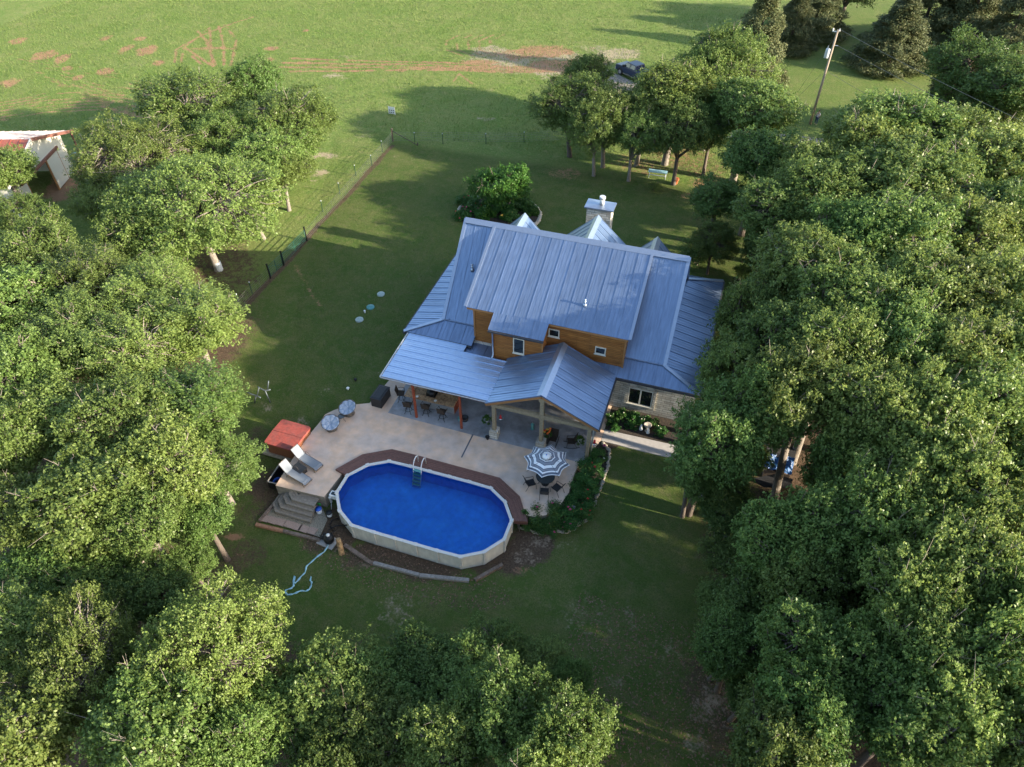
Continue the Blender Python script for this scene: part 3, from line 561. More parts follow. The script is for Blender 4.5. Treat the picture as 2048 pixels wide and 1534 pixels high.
L=[
('big',395,415,168,12,'broad pale green oak leaning over the fence gate, nearest the green gate',GL),
('big',270,325,125,10.5,'broad oak crown just right of the cream barn',GL),
('oak',300,450,85,9.5,'lower oak crown in front of the cream barn, above the elms',GL),
('oak',375,215,95,10.5,'oak behind the broad oaks, its top reaching the rutted pasture',GL),
('dark',510,180,62,10,'darker round oak at the rear of the left clump, against the wheel ruts',GL),
('oak',575,245,88,10,'rightmost oak of the rear left clump, beside the shaded pasture',GL),
('oak',535,310,80,8.5,'oak at the right foot of the left clump above the bare dirt patches',GL),
('oak',15,345,48,8,'small oak partly hiding the red barn roof at the left edge',GL),
('dark',40,440,55,7,'dark low oak below the barn door at the left edge',GL),
('oak',70,520,85,9.5,'pale oak at the left edge, first row below the barn',GL),
('elm',195,570,95,9.5,'elm with layered sprays in the first row below the broad oak',GL),
('oak',15,610,85,10,'oak crown cut by the left edge, level with the septic lids',GL),
('elm',310,590,85,9,'elm directly below the barrel and the leaning oak trunk',GL),
('elm',385,655,75,9,'elm whose right tips reach the mulch line of the fence',GL),
('elm',150,670,95,10,'elm in the middle of the left woods, level with the porch gable',GL),
('elm',285,715,100,10,'large elm with long outward sprays in the middle left woods',GL),
('oak',45,740,80,10,'grey green oak at the left edge above the dark gap',GL),
('elm',408,815,80,9,'elm reaching toward the red hot tub',GL),
('oak',225,860,80,10,'yellowish oak crown left of the elm by the hot tub',GL),
('oak',95,850,80,9.5,'yellowish oak second from the left edge, level with the hot tub',GL),
('oak',10,900,70,10,'yellowish oak cut by the left edge, level with the loungers',GL),
('oak',330,935,85,10,'bright oak at the right front of the left woods, left of the loungers',GL),
('oak',190,985,95,10,'broad bright oak in the lower left woods',GL),
('elm',425,920,60,7,'low elm between the bright oak and the blue hose bin',GL),
('oak',60,1010,75,9,'bright oak near the left edge, level with the wooden steps',GL),
('oak',305,1050,70,9,'oak at the lower right end of the left woods, level with the pump',GL),
('dark',415,1040,58,6,'shaded small oak at the lawn edge left of the paver path',GL),
('dark',60,1160,80,7,'dark shaded oak at the left edge below the bright oaks',GL),
('dark',185,1165,75,6.5,'dark shaded oak in the hollow above the bottom left crown',GL),
('dark',310,1180,70,6.5,'dark shaded oak left of the blue hose loop',GL),
('dark',390,1130,45,5,'small dark oak at the edge of the lawn near the hose loop',GL),
('big',390,1330,165,11.5,'huge pale green oak crown at the bottom left, nearest the camera',GB),
('big',160,1370,140,11,'wide pale oak crown at the bottom left corner',GB),
('oak',20,1290,80,9,'oak at the left edge above the bottom left corner',GB),
('oak',30,1500,100,11,'oak crown cut by the bottom left corner',GB),
('oak',290,1500,110,11,'pale oak crown cut by the bottom edge left of centre',GB),
('oak',450,1480,70,9.5,'right-hand pale crown on the bottom edge under the huge oak',GB),
('dark',645,1400,88,8,'dark oak in shade at the bottom, right of the huge pale oak',GB),
('dark',770,1480,85,8,'dark oak cut by the bottom edge between two shaded crowns',GB),
('dark',845,1320,68,6.5,'dark small oak at the bottom of the lawn, left of the bare brush',GB),
('dark',640,1520,70,8,'dark oak on the bottom edge right of the pale crowns',GB),
('dark',1000,1300,70,5,'low shaded oak brush below the curved timbers',GB),
('dark',1085,1325,52,4.5,'low thin brushy oak at the right of the shaded thicket',GB),
('dark',735,1390,78,7,'low dark oak filling the shade between two shaded crowns',GB),
('dark',930,1375,72,7,'dark oak directly above the half shaded crown',GB),
('dark',1150,1372,40,5,'dark oak right of the bare brush, above the sunlit crown',GB),
('dark',560,1450,70,8,'dark oak tucked behind the right side of the huge pale oak',GB),
('oak',1010,1440,82,9.5,'sunlit oak crown at the bottom centre',GB),
('oak',1112,1462,74,10,'sunlit oak crown at the bottom, right next to the open lawn',GB),
('oak',920,1500,70,9,'half shaded oak on the bottom edge left of the sunlit crown',GB),
('oak',1080,1540,80,10,'oak cut by the bottom edge below the two sunlit crowns',GB),
('dark',1145,215,76,9.5,'leftmost yard oak beyond the house, dark side toward the fence',GD),
('oak',1215,235,70,9.5,'second yard oak from the left beyond the chimney',GD),
('oak',1285,232,68,9.5,'third yard oak, right above the garden bench',GD),
('dark',1180,150,45,8,'dark oak rising behind the leftmost yard oaks beside the pickup',GD),
('big',1430,175,105,13.5,'tallest oak of the drive with several trunks',GD),
('oak',1352,185,64,11.5,'oak hiding the tail of the dark pickup',GD),
('oak',1500,215,66,11.5,'rightmost oak of the drive clump, left of the utility pole',GD),
('oak',1195,262,60,8.5,'low hanging yard oak between the leftmost and the second',GD),
('oak',1268,272,56,8.5,'low hanging yard oak directly above the bench end',GD),
('dark',1365,262,66,10,'low shaded oak filling the gap between yard oaks and drive oaks',GD),
('dark',1425,255,60,9,'lower shaded oak in front of the tall drive oak',GD),
('oak',1450,120,60,13,'upper crown of the drive oaks in front of the tall cedar',GD),
('cedar',1516,88,68,13,'tall cedar standing behind the drive oaks',GC),
('cedar',1590,45,45,9,'narrow cedar between the tall cedar and the broad dark one',GC),
('cedar',1636,20,70,8.5,'broad dark cedar at the top edge left of the utility pole',GC),
('cedar',1795,72,78,9,'broad cedar right of the utility pole top',GC),
('cedar',1860,15,70,11,'dark cedar at the top edge among the far woods',GC),
('cedar',1950,20,80,12,'tall cedar at the top right in front of the dark woods',GC),
('cedar',2030,55,70,12,'cedar in the top right corner',GC),
('dark',1950,150,85,12,'large dull green oak below the top right cedars',GC),
('dark',2030,190,70,12,'dark oak at the right edge crossed by the power lines',GC),
('cedar',1900,200,75,9,'small dark cedar at the left foot of the dull green oak',GC),
('dark',1700,-30,60,10,'dark oak crown touching the top edge',GC),
('dark',1960,240,70,9,'dark oak in shade under the power lines',GC),
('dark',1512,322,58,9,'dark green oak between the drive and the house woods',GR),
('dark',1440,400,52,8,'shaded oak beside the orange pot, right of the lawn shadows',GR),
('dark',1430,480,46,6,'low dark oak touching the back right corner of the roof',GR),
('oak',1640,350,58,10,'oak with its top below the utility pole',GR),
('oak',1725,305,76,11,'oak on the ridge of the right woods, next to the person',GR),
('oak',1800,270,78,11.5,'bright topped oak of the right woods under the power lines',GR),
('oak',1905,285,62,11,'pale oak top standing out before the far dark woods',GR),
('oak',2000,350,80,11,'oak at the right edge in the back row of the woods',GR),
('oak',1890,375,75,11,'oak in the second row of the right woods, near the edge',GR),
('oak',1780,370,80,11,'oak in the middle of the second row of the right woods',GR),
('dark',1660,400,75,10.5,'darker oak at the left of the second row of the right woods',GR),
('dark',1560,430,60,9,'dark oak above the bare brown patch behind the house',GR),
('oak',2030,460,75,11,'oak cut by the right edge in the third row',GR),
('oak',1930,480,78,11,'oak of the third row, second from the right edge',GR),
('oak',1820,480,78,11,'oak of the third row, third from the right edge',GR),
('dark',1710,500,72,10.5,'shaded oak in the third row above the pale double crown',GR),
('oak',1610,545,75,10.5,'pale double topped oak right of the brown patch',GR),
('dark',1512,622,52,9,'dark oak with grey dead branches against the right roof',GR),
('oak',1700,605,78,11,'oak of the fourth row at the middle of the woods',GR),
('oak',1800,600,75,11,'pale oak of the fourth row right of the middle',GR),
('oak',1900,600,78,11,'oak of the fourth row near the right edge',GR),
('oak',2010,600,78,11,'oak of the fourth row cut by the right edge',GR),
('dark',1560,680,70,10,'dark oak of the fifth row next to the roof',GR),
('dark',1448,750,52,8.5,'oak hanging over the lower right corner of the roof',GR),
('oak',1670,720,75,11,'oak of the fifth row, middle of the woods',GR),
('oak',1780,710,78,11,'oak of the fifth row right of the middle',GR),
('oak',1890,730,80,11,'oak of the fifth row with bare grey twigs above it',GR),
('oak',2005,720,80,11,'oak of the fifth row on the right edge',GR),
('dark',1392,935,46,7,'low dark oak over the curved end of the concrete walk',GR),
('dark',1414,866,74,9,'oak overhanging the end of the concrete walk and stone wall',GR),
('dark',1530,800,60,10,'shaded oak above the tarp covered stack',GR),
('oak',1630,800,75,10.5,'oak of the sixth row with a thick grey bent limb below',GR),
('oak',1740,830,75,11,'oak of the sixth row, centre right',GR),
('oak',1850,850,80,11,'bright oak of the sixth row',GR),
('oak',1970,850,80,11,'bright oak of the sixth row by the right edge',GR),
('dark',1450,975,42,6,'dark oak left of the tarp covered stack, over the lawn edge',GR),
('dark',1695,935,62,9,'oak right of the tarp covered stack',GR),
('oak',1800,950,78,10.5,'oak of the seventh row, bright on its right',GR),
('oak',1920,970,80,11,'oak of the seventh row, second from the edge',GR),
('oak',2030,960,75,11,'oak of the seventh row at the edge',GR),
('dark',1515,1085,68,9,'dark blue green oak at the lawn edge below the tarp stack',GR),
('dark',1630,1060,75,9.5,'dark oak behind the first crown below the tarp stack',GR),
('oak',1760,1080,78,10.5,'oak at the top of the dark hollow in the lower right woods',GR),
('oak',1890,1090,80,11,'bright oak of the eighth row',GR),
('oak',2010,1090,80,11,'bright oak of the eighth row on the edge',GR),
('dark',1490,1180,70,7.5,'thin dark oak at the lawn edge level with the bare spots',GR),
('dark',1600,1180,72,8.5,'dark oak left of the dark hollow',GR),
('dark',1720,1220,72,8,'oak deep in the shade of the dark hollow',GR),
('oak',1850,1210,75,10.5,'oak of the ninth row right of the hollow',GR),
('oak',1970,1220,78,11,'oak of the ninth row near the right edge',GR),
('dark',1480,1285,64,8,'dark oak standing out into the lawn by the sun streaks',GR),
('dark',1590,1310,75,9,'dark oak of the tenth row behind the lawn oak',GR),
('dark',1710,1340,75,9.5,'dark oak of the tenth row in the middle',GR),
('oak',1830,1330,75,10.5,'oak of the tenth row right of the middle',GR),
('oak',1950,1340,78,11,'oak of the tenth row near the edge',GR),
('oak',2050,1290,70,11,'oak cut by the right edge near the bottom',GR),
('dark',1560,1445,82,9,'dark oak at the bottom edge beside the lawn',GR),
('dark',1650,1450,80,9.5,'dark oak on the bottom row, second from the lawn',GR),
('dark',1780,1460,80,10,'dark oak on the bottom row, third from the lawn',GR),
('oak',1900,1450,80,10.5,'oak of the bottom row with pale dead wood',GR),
('oak',2020,1450,80,11,'oak in the bottom right corner',GR),
('dark',1455,1015,48,5,'low leafy oak at the lawn edge right of the walk end',GR),
('dark',1468,1105,44,4.5,'low leafy oak at the lawn edge level with the pool bottom',GR),
('dark',1450,1200,44,4.5,'low leafy oak at the lawn edge above the sun streaks',GR),
('dark',1445,1300,46,5,'low leafy oak at the lawn edge beside the sun streaks',GR),
('dark',1490,1385,50,5,'low leafy oak at the lawn edge near the bottom bare soil',GR),
('dark',1535,1500,52,5,'low leafy oak at the foot of the woods on the bottom edge',GR),
('dark',1650,965,40,5,'low oak just right of the tarp covered stack',GR),
('dark',1500,905,40,5.5,'low oak just left of the tarp covered stack',GR),
('dark',1575,1045,44,5.5,'low oak below the tarp covered stack',GR),
('dark',1530,500,46,6,'low oak above the brown patch behind the right wing',GR),
('dark',1660,1130,60,6,'low oak at the bottom of the dark hollow',GR),
('oak',310,480,68,6.5,'low pale oak filling in under the broad oaks',GL),
('oak',505,395,62,7.5,'low pale oak right of the broad leaning oak',GL),
('oak',560,345,58,7,'low oak above the bare dirt patches by the fence',GL),
('oak',215,400,58,7,'low oak at the barn side of the broad oaks',GL),
('oak',450,285,70,9,'oak in the heart of the upper left clump',GL),
('shrub',1310,372,16,1.2,'small green shrub clump between the yard oaks and the bench','shrubs in the back yard'),
('shrub',1400,500,42,3,'dark rounded shrub behind the right wing of the house','shrubs in the back yard'),
('shrub',1495,545,26,1.8,'spiky dark shrub by the path behind the right wing','shrubs in the back yard'),
('garden',1012,372,66,4.8,'wispy small tree growing in the round stone edged bed','garden tree'),
]
for a in L: ptree(*a)
# woods beyond the right and lower edges of the picture: they shade the yard
for i in range(28):
    x=rng.uniform(26,62); y=rng.uniform(-8,66)
    p=atg(1024,767); 
    tree('oak' if rng.random()<.6 else 'dark',x,y,rng.uniform(4.2,5.4),rng.uniform(11.5,14),'oak in the woods beyond the right edge of the picture','oaks beyond the right edge')
for i in range(26):
    x=rng.uniform(-2,30); y=rng.uniform(-14,10)
    if min(proj((x,y,z))[1]+0*z for z in (8,12))<1640 and proj((x,y,9))[0]<1560: continue
    tree('dark',x,y,rng.uniform(4.2,5.2),rng.uniform(10,13),'oak in the woods behind the viewpoint','oaks behind the viewpoint')
# ================================================================= HOUSE
HX,HY=-9.5,43.
house=thing('house','large house with ridged grey blue metal roofs, wood clad upper storey and pale stone walls','house',(HX,HY,0),world=True)
def P3(*a): return Vector(a)
E=3.4; EY=36.1; KY=37.6; KZ=4.0; RY=43.; RZ=9.4; XL=-17.72; XR=-1.3; EL=-20.3; ER=1.5; YB=49.9
DL,DR=-15.42,-3.8; DZ=6.6; DY=36.45; SL=(RZ-DZ)/(RY-DY)
r=MB()
vy=(0,1,0); vx=(1,0,0)
roofplane(r,[P3(XL,KY,KZ),P3(DL+.3,KY,KZ),P3(DL+.3,RY,RZ),P3(XL,RY,RZ)],vy)
roofplane(r,[P3(DR-.3,KY,KZ),P3(XR,KY,KZ),P3(XR,RY,RZ),P3(DR-.3,RY,RZ)],vy)
roofplane(r,[P3(XL,RY,RZ),P3(XR,RY,RZ),P3(XR,48.4,KZ),P3(XL,48.4,KZ)],vy)
r.build('main_roof','roofy',house)
zs=lambda y:E+(y-EY)*(KZ-E)/(KY-EY)
r=MB(); roofplane(r,[P3(EL,EY,E),P3(-14.95,EY,E),P3(-14.95,KY+.1,zs(KY+.1)),P3(XL,KY,KZ)],vy,.85); r.build('skirt_roof','roofy',house)
r=MB(); roofplane(r,[P3(-9.5,EY+.02,E),P3(ER,EY+.02,E),P3(XR,KY,KZ),P3(-4.05,KY,KZ),P3(-9.5,KY,KZ)],vy,.85); r.build('skirt_roof','roofy',house)
r=MB(); roofplane(r,[P3(EL,YB,E),P3(ER,YB,E),P3(XR,48.4,KZ),P3(XL,48.4,KZ)],vy,.85); r.build('skirt_roof','roofy',house)
r=MB(); roofplane(r,[P3(EL,EY,E),P3(XL,KY,KZ),P3(XL+.5,KY,KZ+.1),P3(XL+.5,48.4,KZ+.1),P3(XL,48.4,KZ),P3(EL,YB,E)],vx,.8); r.build('wing_roof','roofx',house)
r=MB(); roofplane(r,[P3(ER,EY,E),P3(XR,KY,KZ),P3(XR-.5,KY,KZ+.1),P3(XR-.5,48.4,KZ+.1),P3(XR,48.4,KZ),P3(ER,YB,E)],vx,.8); r.build('wing_roof','roofx',house)
# raised roof
r=MB(); BX0,BX1,BY,BZ=-13.3,-9.35,35.2,RZ-SL*(RY-35.2)
roofplane(r,[P3(DL,DY,DZ),P3(DR,DY,DZ),P3(DR,RY+.05,RZ+.04),P3(DL,RY+.05,RZ+.04)],vy)
roofplane(r,[P3(BX0,BY,BZ),P3(BX1,BY,BZ),P3(BX1,DY+.002,DZ),P3(BX0,DY+.002,DZ)],vy,.9)
r.build('raised_roof','roofy',house)
r=MB()   # ridge cap, rakes, hips
r.slab([P3(XL-.02,RY-.34,RZ-.10),P3(XR+.02,RY-.34,RZ-.10),P3(XR+.02,RY,RZ+.16),P3(XL-.02,RY,RZ+.16)],.03)
r.slab([P3(XL-.02,RY+.36,RZ-.2),P3(XR+.02,RY+.36,RZ-.2),P3(XR+.02,RY,RZ+.16),P3(XL-.02,RY,RZ+.16)],.03)
for x in (XL,XR): r.bar((x,KY-.05,KZ+.03),(x,RY,RZ+.03),.24,.07); r.bar((x,48.4,KZ+.03),(x,RY,RZ+.03),.24,.07)
r.bar((DL,DY,DZ+.03),(DL,RY,RZ+.05),.2,.07); r.bar((DR,DY,DZ+.03),(DR,RY,RZ+.05),.2,.07)
for x,x2 in ((EL,XL),(ER,XR)): r.bar((x,EY,E+.04),(x2,KY,KZ+.05),.26,.06); r.bar((x,YB,E+.04),(x2,48.4,KZ+.05),.26,.06)
r.bar((-14.95,KY,KZ+.05),(XL,KY,KZ+.06),.1,.04); r.bar((-4.1,KY,KZ+.05),(XR,KY,KZ+.06),.1,.04)
r.build('ridge_cap','roofcap',house)
# walls
r=MB()
r.box(-20,1.2,36.7,49.4,-.3,3.3)
r.build('stone_wall','stone',house)
r=MB()
for x0,x1 in ((-17.45,-17.3),(-1.75,-1.55)):   # gable end walls
    r.hexa([(x0,38,3.2),(x1,38,3.2),(x1,48,3.2),(x0,48,3.2),(x0,42.7,8.75),(x1,42.7,8.75),(x1,43.3,8.75),(x0,43.3,8.75)])
zd=lambda y:RZ-SL*(RY-y)-.08
r.add([(-14.95,36.9,3.3),(-4.09,36.9,3.3),(-4.09,36.9,zd(36.9)),(-14.95,36.9,zd(36.9)),(-14.95,42.6,3.3),(-4.09,42.6,3.3),(-4.09,42.6,zd(42.6)),(-14.95,42.6,zd(42.6))],[(0,1,2,3),(1,5,6,2),(4,0,3,7)])
r.add([(-13.15,35.65,3.0),(-9.55,35.65,3.0),(-9.55,35.65,zd(35.65)),(-13.15,35.65,zd(35.65)),(-13.15,36.89,3.0),(-9.55,36.89,3.0),(-9.55,36.89,zd(36.9)),(-13.15,36.89,zd(36.9))],[(0,1,2,3),(1,5,6,2),(4,0,3,7)])
dw=r.build('wood_wall','siding',house)
r=MB()
for x in (-14.95,-4.09): r.box(x-.06,x+.06,36.84,36.95,3.6,zd(36.9)-.02)
for x in (-13.15,-9.55): r.box(x-.06,x+.06,35.59,35.7,3.2,zd(35.65)-.02)
r.bar((DL+.1,DY+.05,DZ-.13),(BX0,DY+.05,DZ-.13),.05,.16); r.bar((BX1,DY+.05,DZ-.13),(DR-.1,DY+.05,DZ-.13),.05,.16)
r.build('corner_board','cedar',house)
r=MB(); r.box(-14.95,-12.2,34.7,36.88,2.95,3.0); roofplane(r,[P3(-15.6,34.7,3.05),P3(-12.2,34.7,3.05),P3(-12.2,36.88,3.25),P3(-15.6,36.88,3.25)],vy,.8); r.build('low_roof','roof',house)
# back gables and the roof over the porch
def gable(name,cx,hw,rz,ez,y0,y1,capw=.3):
    g=MB(); roofplane(g,[P3(cx,y0,rz),P3(cx,y1,rz),P3(cx-hw,y1,ez),P3(cx-hw,y0,ez)],vx,.75); roofplane(g,[P3(cx,y0,rz),P3(cx,y1,rz),P3(cx+hw,y1,ez),P3(cx+hw,y0,ez)],vx,.75)
    o=g.build(name,'roofx',house); c=MB(); s=(rz-ez)/hw
    for q in (-1,1): c.slab([P3(cx,y0-.01,rz+.09),P3(cx,y1+.01,rz+.09),P3(cx+q*capw,y1+.01,rz+.05-s*capw+.02),P3(cx+q*capw,y0-.01,rz+.05-s*capw+.02)],.03)
    c.build('gable_cap','roofcap',o); return o
gable('gable_roof',-15.,1.5,7.0,5.5,45.2,49.0)
gable('gable_roof',-8.9,3.9,8.15,4.6,44.2,48.6)
gable('gable_roof',-4.15,1.5,6.9,5.4,45.2,49.0)
r=MB()
for cx,hw,rz,ez,y in ((-15,1.3,6.8,3.3,48.7),(-8.9,3.6,7.95,3.3,48.3),(-4.15,1.3,6.7,3.3,48.7)): r.add([(cx-hw,y,ez),(cx+hw,y,ez),(cx+hw,y,rz-hw*1.0),(cx,y,rz),(cx-hw,y,rz-hw*1.0)],[(4,3,2,1,0)])
r.build('gable_wall','stone',house)
PX,PH,PRZ,PEZ,PY0,PY1=-8.2,3.86,5.3,3.42,30.9,36.3
pr=gable('porch_roof',PX,PH,PRZ,PEZ,PY0,PY1,.32)
r=MB(); r.slab([P3(PX,PY0+.1,PRZ-.12),P3(PX,PY1,PRZ-.12),P3(PX-PH+.2,PY1,PEZ-.02),P3(PX-PH+.2,PY0+.1,PEZ-.02)],.03); r.slab([P3(PX,PY0+.1,PRZ-.12),P3(PX,PY1,PRZ-.12),P3(PX+PH-.2,PY1,PEZ-.02),P3(PX+PH-.2,PY0+.1,PEZ-.02)],.03); r.build('porch_ceiling','cedar',house)
r=MB()
for q in (-1,1): r.bar((PX,PY0+.03,PRZ-.16),(PX+q*(PH-.02),PY0+.03,PEZ-.16),.05,.2)
r.build('fascia_board','cedar',house)
PPX=[-11.55,-8.2,-4.95]; PPY=31.25
r=MB(); r.box(-11.7,-4.75,PPY-.12,PPY+.12,2.95,3.25); r.box(-11.67,-11.43,PPY+.12,36.6,2.97,3.22); r.box(-5.07,-4.83,PPY+.12,36.6,2.97,3.22); r.build('beam','beam',house)
for i,x in enumerate(PPX):
    r=MB(); r.box(x-.12,x+.12,PPY-.125,PPY+.125,.7 if i<2 else .0,2.95)
    if i==1: r.box(x-.13,x+.13,PPY-.125,PPY+.125,3.25,PRZ-.2); r.box(x-.17,x+.17,PPY-.17,PPY-.128,2.85,3.3); r.box(x-.19,x+.19,PPY-.19,PPY-.128,4.55,4.9)
    o=r.build('post','beam',house)
    if i<2: q=MB(); q.box(x-.3,x+.3,PPY-.3,PPY+.3,0.005,.72); q.build('stone_pier','stone',o)
# gutters and downspouts
for A,B in (((EL,EY-.06,E-.1),(-14.95,EY-.06,E-.1)),((-4.3,EY-.06,E-.1),(ER,EY-.06,E-.1)),((BX0,BY-.06,BZ-.1),(BX1,BY-.06,BZ-.1)),((PX+PH+.05,PY0,PEZ-.1),(PX+PH+.05,PY1,PEZ-.1)),((EL-.06,EY,E-.1),(EL-.06,YB,E-.1)),((ER+.06,EY,E-.1),(ER+.06,YB,E-.1))):
    r=MB(); r.bar(A,B,.11,.12); r.build('gutter','gutter',house)
r=MB(); r.tube([(-13.1,BY-.02,BZ-.15),(-13.1,35.5,BZ-.45),(-13.1,35.55,3.55),(-13.1,35.2,3.42)],.065,8); r.build('downspout','roofcap',house)
r=MB(); r.tube([(-4.42,31.05,3.3),(-4.7,31.3,3.0),(-4.72,31.4,.1)],.05,6); r.build('downspout','white',house)
for (x,y,z) in ((-16.35,40.4,6.9),(-7.35,38.2,7.4)):
    r=MB(); r.cyl(x,y,z-.1,z+.42,.07,n=10); r.cyl(x,y,z-.12,z+.14,.16,.09,n=10); r.cyl(x,y,z+.42,z+.5,.11,.05,n=10); r.build('vent_pipe','roofcap',house)
# windows
def window(x0,x1,z0,z1,y,sash=1,par=house):
    r=MB(); f=.07; r.box(x0,x1,y-.06,y+.02,z0,z0+f); r.box(x0,x1,y-.06,y+.02,z1-f,z1); r.box(x0,x0+f,y-.06,y+.02,z0+f,z1-f); r.box(x1-f,x1,y-.06,y+.02,z0+f,z1-f)
    for k in range(1,sash): xm=x0+(x1-x0)*k/sash; r.box(xm-.05,xm+.05,y-.055,y+.02,z0+f,z1-f)
    o=r.build('window','frame',par); q=MB(); q.box(x0+f,x1-f,y-.02,y-.01,z0+f,z1-f); q.build('pane','pane',o)
    q=MB(); q.box(x0-.05,x1+.05,y-.1,y-.061,z0-.06,z0+.01); q.build('sill','frame',o); return o
window(-12.05+.42,-10.82,4.1,5.45,35.65); window(-9.45,-8.68,5.2,5.85,36.9); window(-6.1,-5.35,4.5,5.12,36.9); window(-3.37,-1.65,.72,2.25,36.7,2)
r=MB(); x0,x1,z0,z1=-3.6,-1.42,.5,2.48
for a in ((x0,x1,z0,.66),(x0,x1,2.3,z1),(x0,-3.42,.66,2.3),(-1.6,x1,.66,2.3)): r.box(a[0],a[1],36.62,36.72,a[2],a[3])
r.build('window_surround','stone',house)
window(-10.6,-9.2,1.0,2.3,36.7,2)
r=MB(); r.box(-8.6,-7.6,36.62,36.72,.02,2.25); o=r.build('door','cedar',house); q=MB(); q.box(-8.45,-7.75,36.59,36.615,.9,2.1); q.build('pane','pane',o); q=MB(); q.ball((-7.72,36.56,1.05),.04); q.build('handle','chrome',o)
window(-7.2,-6.,.6,2.3,36.7,2); window(-14.4,-12.6,1.0,2.2,36.7,2)
# chimney
r=MB(); r.box(-10.2,-8.2,50.25,51.35,-.3,7.75); ch=r.build('chimney','stone',house)
q=MB(); q.box(-10.38,-8.02,50.08,51.5,7.752,7.86); q.add([(-10.38,50.08,7.862),(-8.02,50.08,7.862),(-8.02,51.5,7.862),(-10.38,51.5,7.862),(-9.2,50.8,7.95)],[(0,1,4),(1,2,4),(2,3,4),(3,0,4)]); q.build('chimney_cap','roofcap',ch)
q=MB(); q.cyl(-9.1,50.8,7.9,8.35,.2,n=14); q.cyl(-9.1,50.8,8.45,8.62,.26,.24,n=14); q.cyl(-9.1,50.8,8.35,8.45,.12,n=10); q.build('flue','whitemetal',ch)
# ================================================================= PATIO COVER
pc=thing('patio_cover','flat silver blue corrugated patio cover on red stained posts over the bar','patio cover',(-15.6,33.4,0),world=True)
r=MB(); zc=lambda y:3.32+(y-31.)*.012
roofplane(r,[P3(-19.72,31.1,zc(31.1)+.12),P3(-15.3,31.1,zc(31.1)+.12),P3(-15.3,36.0,zc(36.)+.0),P3(-19.85,36.0,zc(36.)+.0)],vx,.62,3,.055,.03,.05); r.build('roof_panel','cover',pc)
r=MB(); roofplane(r,[P3(-15.42,31.1,zc(31.1)+.15),P3(-11.68,31.1,zc(31.1)+.15),P3(-11.55,35.25,zc(35.25)+.06),P3(-15.5,35.25,zc(35.25)+.06)],vx,.62,3,.055,.03,.05); r.build('roof_panel','cover',pc)
for x,y in ((-17.45,31.2),(-14.0,31.2),(-19.3,35.6)):
    r=MB(); r.box(x-.07,x+.07,y-.07,y+.07,.005,3.2 if y<32 else 3.25); r.build('post','redpost',pc)
r=MB(); r.box(-19.6,-11.8,31.16,31.24,3.2,3.33)
for x in (-19.3,-17.4,-15.5,-13.6,-11.9): r.bar((x,31.3,3.25),(x,35.2,3.28),.07,.12)
r.build('rafter','redpost',pc)
r=MB(); r.bar((-19.8,31.05,3.42),(-19.93,36.,3.4),.06,.1); r.bar((-19.78,31.05,3.38),(-11.66,31.05,3.4),.05,.06); r.build('trim','whitemetal',pc)
# ================================================================= PATIO, BEDS, WALK
def A2(px,py,z=0.): p=at(px,py,z); return (p.x,p.y)
pp=poolpoly(.42)  # clockwise from top right of the pool centre
Zt=lambda pts:[A2(*p) for p in pts]
leftc=A2(551,971); front=A2(648,994)
# order: front-left corner, up the left edge, house line, right side, bed edge, back along the pool
poolback=[p for p in pp if True]
nodes_top=[pp[15],pp[16],pp[17],pp[18],pp[19],pp[0],pp[1],pp[2],pp[3],pp[4]]
outline=[leftc]+Zt([(587,915),(622,865),(639,845),(650,829),(668,820),(690,813),(709,809),(739,806),(776,763),(800,735)])+[(-19.9,36.68),(-4.4,36.68),(-4.4,33.2)]+Zt([(1178,910),(1160,922),(1148,950),(1138,985),(1120,1010),(1092,1030),(1070,1034),(1052,1030),(1036,1022),(1025,1008)])
r=MB(); polyp=outline+[pp[4],pp[3],pp[2],pp[1],pp[0],pp[19],pp[18],pp[17],pp[16],pp[15],front]
def concave(mb,poly,z0,z1):
    from mathutils.geometry import tessellate_polygon
    n=len(poly); tri=tessellate_polygon([[Vector((p[0],p[1],0)) for p in poly]])
    a=sum(poly[i][0]*poly[(i+1)%n][1]-poly[(i+1)%n][0]*poly[i][1] for i in range(n))
    vs=[(p[0],p[1],z1) for p in poly]+[(p[0],p[1],z0) for p in poly]; fs=[]
    for t_ in tri:
        A,B,C_=[Vector((*poly[i],0)) for i in t_]; fs.append(tuple(t_) if (B-A).cross(C_-A).z>0 else tuple(t_)[::-1])
    for i in range(n):
        j=(i+1)%n; fs.append((i,n+i,n+j,j) if a<0 else (j,n+j,n+i,i))
    return mb.add(vs,fs)
concave(r,polyp,-1.5,0.); patio=struct(r.build('patio','conc'))
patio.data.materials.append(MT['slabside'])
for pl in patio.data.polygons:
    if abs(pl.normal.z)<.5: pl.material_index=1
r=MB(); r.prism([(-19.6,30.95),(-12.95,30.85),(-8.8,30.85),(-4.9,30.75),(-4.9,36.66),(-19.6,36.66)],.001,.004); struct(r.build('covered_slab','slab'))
r=MB(); a=A2(946,869);b=A2(923,915); r.bar((a[0],a[1],.003),(b[0],b[1],.003),.1,.006)
struct(r.build('expansion_joint','joint'))  # dark strip for the expansion joint in the patio concrete
r=MB(); wk=[(-4.38,34.25),(-1.5,34.3),(1.2,34.35),(2.6,34.0),(3.8,32.6),(4.2,30.4),(3.0,30.2),(2.6,31.6),(1.6,32.7),(0.6,33.1),(-1.5,33.1),(-4.38,33.15)]
concave(r,wk,-.3,.0); struct(r.build('path','walk'))
